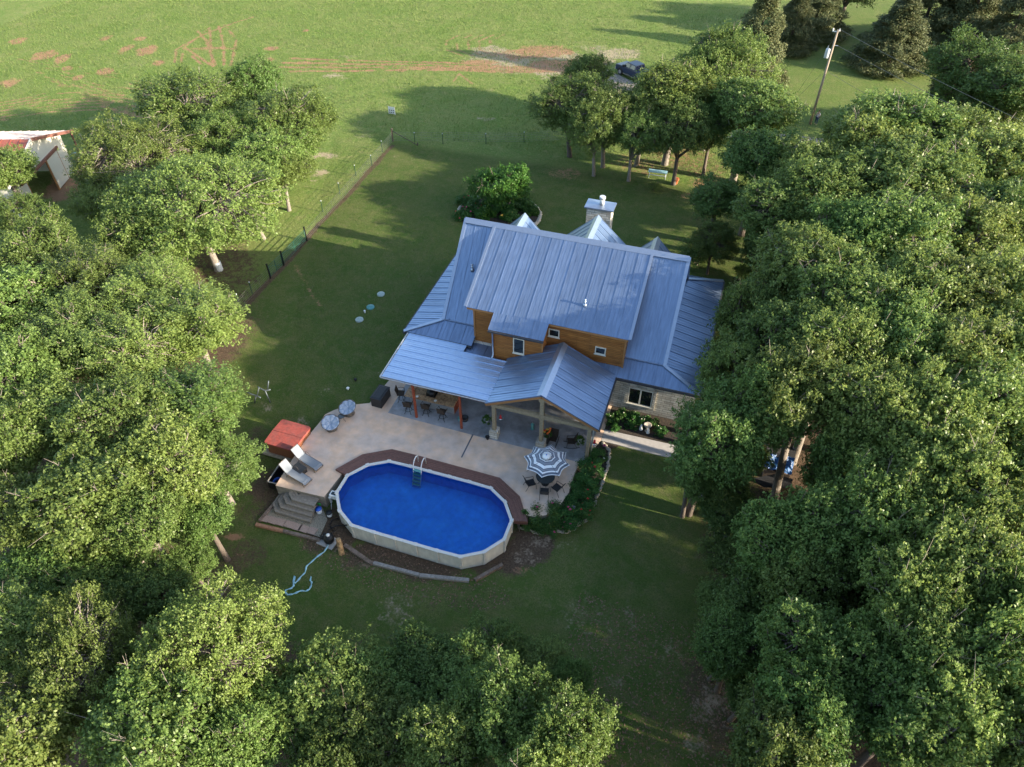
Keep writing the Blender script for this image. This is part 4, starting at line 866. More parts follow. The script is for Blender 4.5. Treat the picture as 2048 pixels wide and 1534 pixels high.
def bed(name,poly,mat='soil',dz=.06):
    from mathutils.geometry import tessellate_polygon
    P=[Vector((p[0],p[1],0)) for p in poly]; tri=tessellate_polygon([P]); r=MB()
    # subdivide so that the bed follows the slope
    vs=[(p.x,p.y,gz(p.x,p.y)+dz) for p in P]; fs=[]
    for t_ in tri:
        A,B,C_=[P[i] for i in t_]; fs.append(tuple(t_) if (B-A).cross(C_-A).z>0 else tuple(t_)[::-1])
    r.add(vs,fs); o=r.build(name,mat); return struct(o)
bed('garden_bed',[(-4.35,34.27),(1.2,34.4),(1.2,36.68),(-4.35,36.68)])
rosebed=Zt([(1178,905)])+[(-4.4,33.1),(-3.3,33.1)]+Zt([(1212,885),(1213,905),(1207,935),(1192,965)])
def strip(name,inner,outer,mat,dz):
    r=MB(); n=len(inner); vs=[]
    for p,q in zip(inner,outer):
        for k in range(4):
            x=p[0]+(q[0]-p[0])*k/3; y=p[1]+(q[1]-p[1])*k/3; vs.append((x,y,gz(x,y)+dz))
    fs=[(4*i+k,4*i+k+1,4*i+4+k+1,4*i+4+k) for i in range(n-1) for k in range(3)]
    r.add(vs,fs); o=r.build(name,mat); o.data.update(); 
    if o.data.polygons[0].normal.z<0: o.data.flip_normals()
    return struct(o)
g2=lambda px,py:(lambda p:(p.x,p.y))(atg(px,py))
inn=[(-4.42,33.1)]+Zt([(1178,908),(1162,922),(1150,950),(1140,985),(1122,1010),(1093,1029),(1070,1032),(1036,1021),(1023,1010)])
out=[(-3.0,33.1)]+[g2(*p) for p in ((1218,900),(1214,930),(1200,970),(1185,1010),(1168,1043),(1130,1064),(1080,1060),(1042,1058),(1030,1045))]
strip('garden_bed',inn,out,'soil',.05)
def rocks(pts,label,n=None,r0=.16,grp='stones edging a flower bed',closed=False):
    P=[Vector((*g2(*p),0)) for p in pts]; L=[0]
    for a,b in zip(P[:-1],P[1:]): L.append(L[-1]+(b-a).length)
    n=n or int(L[-1]/(r0*2.1)); out_=[]
    for i in range(n):
        s=L[-1]*i/(n-1)
        j=max(k for k in range(len(L)) if L[k]<=s+1e-9); j=min(j,len(P)-2); t_=(s-L[j])/(L[j+1]-L[j]+1e-9); p=P[j].lerp(P[j+1],t_)
        d=math.atan2(P[j+1].y-P[j].y,P[j+1].x-P[j].x)
        if i<4: m=MB(); m.ball((0,0,0),1.,6,.75,.5); m0=m.build('edging_stone','rock'); RK.append(m0.data); o=m0; o['kind']=''; del o['kind']
        else: o=bpy.data.objects.new('edging_stone',RK[-1-(i%4)]); COL.objects.link(o)
        q=r0*rng.uniform(.75,1.3); o.location=(p.x+rng.uniform(-.05,.05),p.y+rng.uniform(-.05,.05),gz(p.x,p.y)+q*.25); o.scale=(q*1.25,q*.8,q*.75); o.rotation_euler=(rng.uniform(-.2,.2),rng.uniform(-.2,.2),d+rng.uniform(-.3,.3))
        tag(o,label,'stone',grp)
RK=[]
rocks([(1206,888),(1219,900),(1216,930),(1203,970),(1190,1005),(1172,1040),(1135,1064),(1085,1058)],'pale stone in the curved edging of the rose bed by the lawn',38,.15,'stones edging the rose bed')
rocks([(1083,1068),(1050,1058),(1040,1056)],'small stone at the shady lower end of the rose bed edging',7,.13,'stones at the end of the rose bed')
# stone edged island bed behind the house
IC=atg(998,428); ib=[(IC.x+4.1*math.cos(a)*1.0,IC.y+3.7*math.sin(a)) for a in [2*PI*i/26 for i in range(26)]]
bed('garden_bed',ib)
def rockring(pts,label,grp):
    for i,p in enumerate(pts):
        o=bpy.data.objects.new('edging_stone',RK[i%4]); COL.objects.link(o); q=.22*rng.uniform(.8,1.2); o.location=(p[0],p[1],gz(*p)+.06); o.scale=(q*1.4,q*.85,q*.8); o.rotation_euler=(0,0,math.atan2(p[1]-IC.y,p[0]-IC.x)+PI/2); tag(o,label,'stone',grp)
rockring([(IC.x+4.15*math.cos(a),IC.y+3.75*math.sin(a)) for a in [R_(d) for d in range(-30,215,6)]],'whitish stone in the ring around the island bed behind the house','stones ringing the island bed')
# ================================================================= POOL
pool=thing('swimming_pool','oval above ground pool with deep blue water, white top rail and cream panelled wall','pool',(POOLC[0],POOLC[1],-1.1),world=True)
RZp=.2; outer=poolpoly(0); inner=poolpoly(-.2); n=len(outer)
r=MB(); fs=[]
vs=[(x,y,RZp) for x,y in outer]+[(x,y,RZp) for x,y in inner]+[(x,y,RZp-.07) for x,y in outer]+[(x,y,RZp-.07) for x,y in inner]
for i in range(n): j=(i+1)%n; fs+=[(j,i,n+i,n+j),(i,j,2*n+j,2*n+i),(n+j,n+i,3*n+i,3*n+j)]
r.add(vs,[f[::-1] for f in fs]); rail=r.build('top_rail','rim',pool)
for i,(x,y) in enumerate(outer):
    m=((outer[i][0]+inner[i][0])/2,(outer[i][1]+inner[i][1])/2); cx=max(-2.9,min(2.9,x-POOLC[0])); a=math.atan2(y-POOLC[1],x-POOLC[0]-cx)
    r=MB(); c,s=math.cos(a),math.sin(a); 
    f=lambda u,v,z:(m[0]+c*u-s*v,m[1]+s*u+c*v,z)
    r.hexa([f(-.13,-.11,RZp-.02),f(.13,-.13,RZp-.02),f(.13,.13,RZp-.02),f(-.13,.11,RZp-.02),f(-.11,-.09,RZp+.025),f(.11,-.11,RZp+.025),f(.11,.11,RZp+.025),f(-.11,.09,RZp+.025)])
    r.build('rail_joint','rim',rail)
    r=MB(); g=gz(x,y); r.hexa([f(-.02,-.09,g),f(.07,-.09,g),f(.07,.09,g),f(-.02,.09,g),f(-.02,-.06,RZp-.06),f(.1,-.06,RZp-.06),f(.1,.06,RZp-.06),f(-.02,.06,RZp-.06)]); r.build('upright','rim',pool)
r=MB(); w_o=poolpoly(-.09); w_i=poolpoly(-.14); vs=[(x,y,RZp-.05) for x,y in w_o]+[(x,y,-1.3) for x,y in w_o]; r.add(vs,[(i,n+i,n+(i+1)%n,(i+1)%n)[::1] for i in range(n)]); r.build('pool_wall','poolwall',pool)
r=MB(); vs=[(x,y,RZp-.055) for x,y in w_i]+[(x,y,-1.02) for x,y in w_i]; r.add(vs,[((i+1)%n,n+(i+1)%n,n+i,i) for i in range(n)]+[tuple(range(n,2*n))[::-1]])
r.build('liner','liner',pool)
wm=bpy.data.materials.new('pool_water'); wm.use_nodes=True; t=wm.node_tree
for k in list(t.nodes):
    if k.type!='OUTPUT_MATERIAL': t.nodes.remove(k)
tr=t.nodes.new('ShaderNodeBsdfTransparent'); tr.inputs[0].default_value=(.62,.85,.97,1); gl=t.nodes.new('ShaderNodeBsdfGlossy'); gl.inputs['Roughness'].default_value=.07; fr=t.nodes.new('ShaderNodeFresnel'); fr.inputs[0].default_value=1.33
mx=t.nodes.new('ShaderNodeMixShader'); t.links.new(fr.outputs[0],mx.inputs[0]); t.links.new(tr.outputs[0],mx.inputs[1]); t.links.new(gl.outputs[0],mx.inputs[2])
nz=t.nodes.new('ShaderNodeTexNoise'); nz.inputs['Scale'].default_value=2.2; nz.inputs['Detail'].default_value=5; bp=t.nodes.new('ShaderNodeBump'); bp.inputs['Strength'].default_value=.35; bp.inputs['Distance'].default_value=.05; tcn=t.nodes.new('ShaderNodeTexCoord'); t.links.new(tcn.outputs['Object'],nz.inputs[0]); t.links.new(nz.outputs[0],bp.inputs['Height']); t.links.new(bp.outputs[0],gl.inputs['Normal']); t.links.new(bp.outputs[0],fr.inputs['Normal'])
t.links.new(mx.outputs[0],t.nodes['Material Output'].inputs[0]); MT['water']=wm
r=MB(); r.add([(x,y,.03) for x,y in poolpoly(-.145)],[tuple(range(n))[::-1]]); r.build('water','water',pool)
q=A2(672,1015,0.); r=MB(); r.box(-20.0,-19.5,23.0,23.4,-.25,.1); sk_=r.build('skimmer_box','white',pool); r=MB(); r.box(-19.92,-19.58,23.08,23.32,.1,.12); r.build('skimmer_lid','pane',sk_)
# brown plank border round the house side of the pool
border=thing('plank_border','brown plank walkway hugging the house side of the pool','pool deck',(POOLC[0],POOLC[1]+3,0),world=True)
ii=[15,16,17,18,19,0,1,2,3,4]
BO=[A2(648,990,.16)]+Zt([(678,941),(728,909),(785,901)])+[A2(998,957,.16),A2(1032,992,.16)]
nb=len(BO); 
IN=[(-19.85,24.0),(-18.98,26.2),(-17.65,27.0),(-16.2,27.0),(-10.2,27.0),(-8.75,26.15)]
IN=[poolpoly(.06)[15],poolpoly(.06)[16],poolpoly(.06)[17],poolpoly(.06)[18],poolpoly(.06)[2],poolpoly(.06)[3],poolpoly(.06)[4]]
BOo=[A2(648,990,.16),A2(678,941,.16),A2(728,909,.16),A2(787,902,.16),A2(995,957,.16),A2(1012,972,.16),A2(1034,993,.16)]
BOo=[poolpoly(.95)[15],poolpoly(.98)[16],poolpoly(1.0)[17],poolpoly(.95)[18],poolpoly(.95)[2],poolpoly(.95)[3],poolpoly(.9)[4]]
r=MB(); K=6
for i in range(len(IN)-1):
    for k in range(K):
        t0=k/K+.008; t1=(k+1)/K-.008; L=lambda p,q,t:(p[0]+(q[0]-p[0])*t,p[1]+(q[1]-p[1])*t)
        r.prism([L(IN[i],BOo[i],t0),L(IN[i+1],BOo[i+1],t0),L(IN[i+1],BOo[i+1],t1),L(IN[i],BOo[i],t1)],.12,.16)
r.build('plank','deckwood',border)
r=MB()
for i in range(len(IN)-1): r.bar((*BOo[i],.055),(*BOo[i+1],.055),.04,.13)
r.bar((*IN[0],-.02),(*BOo[0],-.02),.04,.28); r.bar((*IN[-1],-.02),(*BOo[-1],-.02),.04,.28)
r.build('edge_board','deckwood',border)
# ladder
lad=thing('pool_ladder','white and teal ladder hooked over the rail on the house side of the pool','ladder',(-15.2,26.7,0),world=True)
lc=at(837,935,.3); lx=lc.x
for s in (-.28,.28):
    r=MB(); r.tube([(lx+s,27.35,.17),(lx+s,27.33,.75),(lx+s,27.15,.92),(lx+s,26.85,.9),(lx+s,26.62,.65),(lx+s,26.5,.0),(lx+s,26.1,-.95)],.035,8); r.build('handrail','white',lad)
for k in range(5):
    z=.22-k*.24; y=26.58-k*.1; r=MB(); r.box(lx-.27,lx+.27,y-.13,y+.07,z-.03,z); r.build('tread','teal',lad)
# ================================================================= STEPS
st=thing('wooden_steps','weathered wooden corner steps going down from the patio slab','steps',(-21.6,22.2,-1.1),world=True)
yt=22.78; xr=-20.62
for k in range(4):
    o=k*.33; z=-.2-k*.2; xl=-22.75-o*.92; yf=22.1-o*.82
    poly=[(xl+.02,yt+.02),(xl,yf+.42+o*.1),(xl+.5,yf),(xr,yf),(xr,yt+.0)]
    nxt=.33
    r=MB(); 
    # boards: outer two courses visible on each tread
    for c in range(3 if k else 5):
        i0=c*.165+.006; i1=(c+1)*.165-.006
        f=lambda i:[(xl+i,yt),(xl+i,yf+.42+o*.1+i*.42),(xl+.5+i*.42,yf+i),(xr,yf+i)]
        a=f(i0);b=f(i1)
        for j in range(3): 
            if b[j][1]>yt+.01 or a[j][1]>yt+.01: continue
            r.prism([a[j],a[j+1],b[j+1],b[j]],z-.04,z)
    tr_=r.build('tread','stairwood',st); r=MB(); f2=f(.02)
    for j in range(3): r.bar((*f2[j],z-.13),(*f2[j+1],z-.13),.03,.17)
    r.build('riser','stairwood',tr_)
# ================================================================= BAR
c0=at(808,791,1.07);c1=at(907,815,1.07)
bar=thing('bar_counter','outdoor bar with brown stone tops and corrugated metal front under the patio cover','bar',((c0.x+c1.x)/2,c0.y+.5,0),world=True)
X0,X1,Y0=c0.x,c1.x,(c0.y+c1.y)/2
r=MB(); r.box(X0+.3,X1-.1,Y0+.32,Y0+1.25,.01,.9); r.box(X0+.3,X1-.1,Y0+.3,Y0+.45,.9,1.02); r.build('bar_body','redpost',bar)
r=MB(); nn=44
for i in range(nn):
    x=X0+.3+(X1-X0-.4)*i/nn; wv=(X1-X0-.4)/nn; r.box(x,x+wv*.5,Y0+.26,Y0+.297,.08,1.0)
r.box(X0+.3,X1-.1,Y0+.27,Y0+.28,.08,1.0)
r.build('corrugated_front','corr',bar)
r=MB(); r.box(X0,X1,Y0,Y0+.46,1.022,1.07); r.box(X0,X0+.5,Y0+.46,Y0+1.1,1.022,1.07); r.build('bar_ledge','counter',bar)
r=MB(); r.box(X0+.5,X0+1.42,Y0+.465,Y0+1.3,.902,.95); r.box(X0+2.15,X1-.05,Y0+.465,Y0+1.3,.902,.95); r.build('worktop','counter',bar)
gr=thing('built_in_grill','black grill set between the two stone worktops of the bar','grill',(X0+1.78,Y0+.85,.9),world=True)
r=MB(); r.box(X0+1.44,X0+2.13,Y0+.48,Y0+1.25,.9,.99); r.build('grill_body','black',gr)
r=MB(); r.tube([(X0+1.5,Y0+.8,1.12),(X0+2.07,Y0+.8,1.12)],.26,14); r.build('lid','black',gr)
r=MB(); 
for i in range(4): r.ball((X0+1.55+i*.15,Y0+.5,1.),.03,6)
r.build('knob','chrome',gr)
for dx,dy,lb in ((.95,.2,'small pale dish on the bar ledge near the left red post'),(2.35,.2,'small white saucer on the right half of the bar ledge')):
    r=MB(); r.lathe([(.001,0),(.09,0),(.11,.03),(.09,.03),(.001,.015)],(X0+dx,Y0+dy,1.072),14); tag(r.build('dish','white'),lb,'dish')
# bar stools
def stool():
    t_=thing('bar_stool','','bar stool')
    r=MB(); 
    for k in range(4):
        a=PI/4+k*PI/2; c,s=math.cos(a),math.sin(a); r.tube([(c*.05,s*.05,.62),(c*.13,s*.13,.45),(c*.2,s*.2,.2),(c*.3,s*.3,.0),(c*.34,s*.34,.03)],.017,6)
    r.build('leg','black',t_)
    r=MB(); r.tube([(.22*math.cos(a),.22*math.sin(a),.24) for a in [2*PI*i/18 for i in range(19)]],.014,6,caps=False); r.build('foot_ring','black',t_)
    r=MB(); r.hexa([(-.24,-.22,.66),(.24,-.22,.66),(.22,.22,.66),(-.22,.22,.66),(-.24,-.22,.73),(.24,-.22,.73),(.22,.22,.73),(-.22,.22,.73)]); r.cyl(0,0,.58,.66,.1,n=12); r.build('seat','brownweave',t_)
    r=MB(); r.hexa([(-.22,-.22,.74),(.22,-.22,.74),(.22,-.18,.74),(-.22,-.18,.74),(-.24,-.33,1.2),(.24,-.33,1.2),(.24,-.29,1.2),(-.24,-.29,1.2)]); r.build('backrest','brownweave',t_)
    for s in (-1,1): r=MB(); r.tube([(s*.24,-.24,.92),(s*.29,-.05,.95),(s*.29,.18,.93),(s*.25,.2,.72)],.016,6); r.build('armrest','black',t_)
    return t_
sps=[((817,818),.1,'bar stool nearest the left red post, facing the bar front'),((853,822),.05,'middle bar stool of the three along the corrugated bar front'),((885,832),-.05,'right-hand bar stool along the corrugated front, nearest the right red post'),((803,795),-1.3,'bar stool standing alone at the left end of the bar')]
s0=None
for (px,py),rz,lb in sps:
    p=at(px,py,.3)
    if s0 is None: s0=stool(); s0.location=(p.x,p.y,.005); s0.rotation_euler.z=rz; s0.scale=(1.12,1.12,1.08); tag(s0,lb,'bar stool','stools at the outdoor bar')
    else: dup(s0,(p.x,p.y,.005),rz,lb,'stools at the outdoor bar')
p=at(926,838,.2); t_=thing('dog_bowl_stand','dark round tub with a teal pail beside the right red post','tub',(p.x,p.y,.005),world=True)
r=MB(); r.lathe([(.2,0),(.27,.3),(.25,.3),(.2,.05),(.001,.05)],(p.x+.1,p.y+.1,.005),16); r.build('tub','resin',t_); r=MB(); r.lathe([(.12,0),(.15,.28),(.13,.28),(.001,.1)],(p.x-.25,p.y,.005),14); r.build('pail','teal',t_)
# ================================================================= PATIO FURNITURE
# black box
t_=thing('deck_box','black resin storage box at the left corner of the patio cover','storage box',(0,0,0)); a=at(759,768,.9);b=at(779,773,.9);c=at(760,801,.9);d=at(740,794,.9); q=(a+b+c+d)/4
t_.location=(q.x,q.y,.0); t_.rotation_euler.z=math.atan2((a-d).y,(a-d).x)-PI/2; W=(b-a).length; Ln=(a-d).length
r=MB(); r.box(-W/2,W/2,-Ln/2,Ln/2,.005,.78); r.build('box_body','resin',t_); r=MB(); r.box(-W/2-.03,W/2+.03,-Ln/2-.03,Ln/2+.03,.782,.86); r.hexa([(-W/2+.03,-Ln/2+.03,.86),(W/2-.03,-Ln/2+.03,.86),(W/2-.03,Ln/2-.03,.86),(-W/2+.03,Ln/2-.03,.86),(-W/2+.12,-Ln/2+.12,.9),(W/2-.12,-Ln/2+.12,.9),(W/2-.12,Ln/2-.12,.9),(-W/2+.12,Ln/2-.12,.9)]); r.build('lid','resin',t_)
# papasan chairs
def papasan():
    t_=thing('papasan_chair','','chair')
    r=MB(); r.lathe([(.36,0),(.4,.05),(.34,.22),(.4,.36),(.36,.36),(.3,.2),(.34,.02)],(0,0,0),28); r.build('base','wicker',t_)
    T=Matrix.Rotation(R_(16),4,'X'); r=MB(); r.lathe([(.02,.0),(.3,.04),(.5,.16),(.62,.33),(.66,.34),(.63,.28),(.5,.1),(.3,-.02),(.02,-.04)],(0,0,0),32); r.v=[tuple(T@Vector(v)+Vector((0,.03,.42))) for v in r.v]; r.build('bowl','wicker',t_)
    r=MB(); vs=[];fs=[]; NA,NR=48,10
    for j in range(NR+1):
        rr=.62*j/NR
        for i in range(NA):
            a=2*PI*i/NA; z=.12+.2*(rr/.62)**2+.05*math.sin(PI*min(1,rr/.62*1.0)); tuft=abs(math.sin(a*4)); z+=(.1*tuft-.05)*(rr/.62)**.6-.05*(1-abs(math.sin(rr/.62*PI*1.5)))
            if j==NR: z-=.08
            vs.append((rr*math.cos(a),rr*math.sin(a),z+.04))
    for j in range(NR):
        for i in range(NA): fs.append((j*NA+i,j*NA+(i+1)%NA,(j+1)*NA+(i+1)%NA,(j+1)*NA+i))
    r.add(vs,fs,True); r.v=[tuple(T@Vector(v)+Vector((0,.03,.42))) for v in r.v]; r.build('cushion','cushion',t_)
    return t_
g='round cushioned chairs at the patio edge'
p=at(662,850,.4); pa=papasan(); pa.location=(p.x,p.y,.005); pa.rotation_euler.z=.6; tag(pa,'round grey blue cushioned papasan chair nearer the hot tub','chair',g)
p=at(697,820,.4); dup(pa,(p.x,p.y,.005),-.35,'round grey blue cushioned papasan chair nearer the black box',g)
p=at(683,833,.45); t_=thing('side_table','small round glass table with thin metal legs between the papasan chairs','table',(p.x,p.y,.005)); r=MB(); r.cyl(0,0,.49,.5,.25,n=24); r.build('tabletop','glass',t_); r=MB(); r.tube([(.25*math.cos(a),.25*math.sin(a),.495) for a in [2*PI*i/20 for i in range(21)]],.014,6,caps=False); r.build('rim','alu',t_)
for k in range(3): a=k*2.1; r=MB(); r.tube([(.22*math.cos(a),.22*math.sin(a),.48),(.1*math.cos(a),.1*math.sin(a),.25),(.26*math.cos(a),.26*math.sin(a),0)],.011,5); r.build('leg','alu',t_)
# loungers
def lounger():
    t_=thing('sun_lounger','','lounger')
    r=MB(); w2=.32
    r.hexa([(-.5,-w2,.33),(.95,-w2,.33),(.95,w2,.33),(-.5,w2,.33),(-.5,-w2,.355),(.95,-w2,.36),(.95,w2,.36),(-.5,w2,.355)]); r.hexa([(.955,-w2,.33),(1.12,-w2,.24),(1.12,w2,.24),(.955,w2,.33),(.955,-w2,.36),(1.14,-w2,.27),(1.14,w2,.27),(.955,w2,.36)]); r.build('seat','sling',t_)
    r=MB(); r.hexa([(-.5,-w2,.34),(-.5,w2,.34),(-1.02,w2,.93),(-1.02,-w2,.93),(-.52,-w2,.36),(-.52,w2,.36),(-1.04,w2,.95),(-1.04,-w2,.95)]); r.build('backrest','sling',t_)
    r=MB()
    for s in (-1,1): r.tube([(1.16,s*w2,.22),(.96,s*w2,.345),(-.5,s*w2,.345),(-1.06,s*w2,.97)],.02,6); r.tube([(-.5,s*(w2+.03),.34),(-.45,s*(w2+.03),.55),(-.2,s*(w2+.03),.56),(-.05,s*(w2+.03),.35)],.014,6)
    r.tube([(1.16,-w2,.22),(1.16,w2,.22)],.02,6); r.tube([(-1.06,-w2,.97),(-1.06,w2,.97)],.02,6); r.build('frame','alu',t_)
    for x in (-.45,.85):
        for s in (-1,1): r=MB(); r.tube([(x,s*w2,.34),(x+(.2 if x>0 else -.1),s*(w2+.03),0)],.018,6); r.build('leg','alu',t_)
    return t_
g='grey sling loungers on the patio'
p=at(614,919,.35); lo=lounger(); lo.location=(p.x,p.y,.005); lo.rotation_euler.z=-.28+YAW*.0; tag(lo,'grey sling lounger beside the hot tub corner','lounger',g)
p=at(591,948,.35); dup(lo,(p.x,p.y,.005),-.26,'grey sling lounger nearest the wooden steps',g)
p=at(599,937,.3); t_=thing('storage_table','low dark box table between the two grey loungers','table',(p.x,p.y,.005),-.3); r=MB(); r.box(-.4,.4,-.26,.26,0,.36); r.build('table_body','resin',t_); r=MB(); r.box(-.44,.44,-.3,.3,.362,.4); r.build('tabletop','resin',t_)
# hot tub
q=(at(527,883,.55)+at(585,901,.55)+at(622,855,.55)+at(566,838,.55))/4; a=at(527,883,.55);b=at(585,901,.55)
t_=thing('hot_tub','square hot tub with red vinyl cover and brown slatted sides beside the patio','hot tub',(q.x,q.y,-.5),math.atan2((b-a).y,(b-a).x)*.5+R_(0))
def rrect(h,rad,n=5):
    out=[]
    for cx,cy,a0 in ((h-rad,h-rad,0),(-h+rad,h-rad,PI/2),(-h+rad,-h+rad,PI),(h-rad,-h+rad,1.5*PI)):
        for i in range(n+1): a=a0+PI/2*i/n; out.append((cx+rad*math.cos(a),cy+rad*math.sin(a)))
    return out
r=MB(); r.prism(rrect(1.1,.12),0,.93); r.build('cabinet','tubside',t_)
r=MB()
for k in (0,1):
    P=rrect(1.17,.2); P=[(x,min(y,-.012)) if k==0 else (x,max(y,.012)) for x,y in P]
    Q=[]; 
    for p_ in P:
        if not Q or (abs(p_[0]-Q[-1][0])+abs(p_[1]-Q[-1][1]))>1e-4: Q.append(p_)
    r.prism(Q,.92,lambda x,y:1.1-.07*abs(y)/1.17); r.build
r.build('cover','tubcover',t_)
r=MB(); r.box(-1.55,1.3,-1.25,1.25,-.25,-.02); tag(r.build('pad','slabside',t_))
# hose bin
a=at(560,927,-.25);b=at(535,963,-.25);c=at(551,966,-.25); t_=thing('hose_bin','open dark trough with a coiled blue hose tucked against the slab','bin',((a.x+b.x)/2,(a.y+b.y)/2,-1.),world=True)
d=(b-a); n_=Vector((d.y,-d.x,0)).normalized()*-.75; 
if n_.x<0: n_=-n_
r=MB(); B=[a,b,b+n_,a+n_]
for i in range(4):
    p,q=B[i],B[(i+1)%4]; r.bar((p.x,p.y,-.6),(q.x,q.y,-.6),.05,.66)
cc=(a+b)/2+n_/2; r.prism([(p.x,p.y) for p in B],-.98,-.92); r.build('bin_body','black',t_)
r=MB(); r.bar((a.x,a.y,-.25),(b.x,b.y,-.25),.07,.05); r.bar((b.x,b.y,-.25),(B[2].x,B[2].y,-.25),.07,.05); r.build('rim_board','timbergray',t_)
r=MB(); pts=[]
for i in range(70): an=i*.35; pts.append((cc.x-d.normalized().x*-.25+.28*math.cos(an)*(1-i*.004),cc.y+d.normalized().y*.4*1+.38*math.sin(an)*(1-i*.004),-.85+i*.005))
r.tube(pts,.035,6); r.build('coiled_hose','blue',t_)
# umbrella, table and chairs
p=at(1093,912,2.75); UX,UY=p.x,p.y
um=thing('patio_umbrella','octagonal white and grey striped patio umbrella','umbrella',(UX,UY,0))
sm_=bpy.data.materials.new('striped_canvas'); sm_.use_nodes=True; t=sm_.node_tree; b=t.nodes['Principled BSDF']; b.inputs['Roughness'].default_value=.9
tc=t.nodes.new('ShaderNodeTexCoord'); sp=t.nodes.new('ShaderNodeSeparateXYZ'); t.links.new(tc.outputs['UV'],sp.inputs[0])
cr_=t.nodes.new('ShaderNodeValToRGB'); cr_.color_ramp.interpolation='CONSTANT'; el=cr_.color_ramp.elements; el[0].position=0; el[0].color=(.55,.57,.6,1); el[1].position=.1; el[1].color=(.7,.72,.74,1)
G1=(.1,.12,.16,1); G2=(.2,.22,.26,1); Wt=(.72,.74,.76,1)
el[0].color=Wt; el[1].position=.2; el[1].color=G1
for ps,cl in ((.24,G2),(.29,G1),(.32,Wt),(.36,G1),(.4,G2),(.5,G1),(.53,Wt),(.66,G1),(.69,G2),(.76,G1),(.79,Wt),(.86,G1),(.94,G2),(.965,Wt)):
    e=el.new(ps); e.color=cl
t.links.new(sp.outputs[0],cr_.inputs[0]); t.links.new(cr_.outputs[0],b.inputs['Base Color']); MT['stripe']=sm_
R8=1.42
def canv(u,a):  # u 0..1 along rib, a angle
    k=(a/(PI/4))%1; sc=1-.13*(1-abs(2*k-1)**1.6)*(u**1.2); rr=R8*u*sc*(math.cos(PI/8)/math.cos((k-.5)*PI/4) if True else 1)*1.06
    return (rr*math.cos(a),rr*math.sin(a),2.75-.62*(u**1.25)-.05*(1-abs(2*k-1))*u)
me=bpy.data.meshes.new('canopy'); NU,NA=16,64; vs=[];uv=[];fs=[]
for j in range(NU+1):
    for i in range(NA): vs.append(canv(.03+.97*j/NU,2*PI*i/NA+.0)); uv.append(.03+.97*j/NU)
for j in range(NU):
    for i in range(NA): fs.append((j*NA+i,(j+1)*NA+i,(j+1)*NA+(i+1)%NA,j*NA+(i+1)%NA))
me.from_pydata(vs,[],fs); ul=me.uv_layers.new(name='UVMap')
for l in me.loops: ul.data[l.index].uv=(uv[l.vertex_index],.5)
me.materials.append(sm_); can=bpy.data.objects.new('canopy',me); COL.objects.link(can); can.parent=um; can.rotation_euler=(R_(-4),0,R_(4))
r=MB(); r.lathe([(.01,.17),(.2,.1),(.3,.02),(.27,.02),(.01,.12)],(0,0,2.68),16); r.build('vent_cap','white',um)
r=MB(); r.cyl(0,0,.03,2.8,.022,n=8); r.lathe([(.26,0),(.26,.04),(.06,.1),(.04,.2)],(0,0,.005),16); r.build('pole','black',um); r=MB(); r.ball((0,0,2.87),.04,6,1.4); r.build('finial','blue',um)
for k in range(8):
    a=k*PI/4+R_(4); r=MB(); x,y,z=canv(.98,k*PI/4); L_=math.hypot(x,y); r.tube([(0,0,2.68),(L_*.5*math.cos(a),L_*.5*math.sin(a),2.45),(L_*math.cos(a),L_*math.sin(a),z-.03)],.01,4); r.build('rib','black',um)
tb=thing('patio_table','round dark glass table under the striped umbrella','table',(UX,UY,.005)); r=MB(); r.cyl(0,0,.7,.715,.6,n=32); r.build('tabletop','glass',tb); r=MB(); r.tube([(.6*math.cos(a),.6*math.sin(a),.705) for a in [2*PI*i/32 for i in range(33)]],.018,6,caps=False); r.build('rim','black',tb)
for k in range(4): a=k*PI/2+.4; r=MB(); r.tube([(.5*math.cos(a),.5*math.sin(a),.7),(.3*math.cos(a),.3*math.sin(a),.35),(.48*math.cos(a),.48*math.sin(a),0)],.017,6); r.build('leg','black',tb)
def pchair(seatm='resin',nm='patio_chair'):
    t_=thing(nm,'','chair'); w2=.26
    r=MB(); r.hexa([(-w2,-.24,.4),(w2,-.24,.4),(w2,.26,.43),(-w2,.26,.43),(-w2,-.24,.425),(w2,-.24,.425),(w2,.26,.455),(-w2,.26,.455)]); r.build('seat',seatm,t_)
    r=MB(); r.hexa([(-w2,-.25,.43),(w2,-.25,.43),(w2,-.23,.43),(-w2,-.23,.43),(-w2,-.45,.98),(w2,-.45,.98),(w2,-.42,.98),(-w2,-.42,.98)]); r.build('backrest',seatm,t_)
    for s in (-1,1):
        r=MB(); r.tube([(s*(w2+.03),.3,0),(s*(w2+.03),.26,.62),(s*(w2+.03),-.3,.66),(s*(w2+.02),-.33,.7)],.016,6); r.build('armrest','black',t_)
        r=MB(); r.tube([(s*(w2+.02),-.47,1.0),(s*(w2+.02),-.22,.42),(s*(w2+.02),-.42,0)],.016,6); r.build('leg','black',t_)
    return t_
g='sling chairs around the umbrella table'; ch0=None
for ang,lb in ((215,'dark sling chair on the pool side of the umbrella table'),(283,'dark sling chair between the umbrella table and the pink roses'),(335,'dark sling chair on the rose bed side, mostly under the umbrella'),(95,'dark sling chair on the porch side, hidden below the umbrella')):
    a=R_(ang); x=UX+1.0*math.cos(a); y=UY+1.0*math.sin(a)
    if ch0 is None: ch0=pchair(); ch0.location=(x,y,.005); ch0.rotation_euler.z=a+PI/2; tag(ch0,lb,'chair',g)
    else: dup(ch0,(x,y,.005),a+PI/2,lb,g)
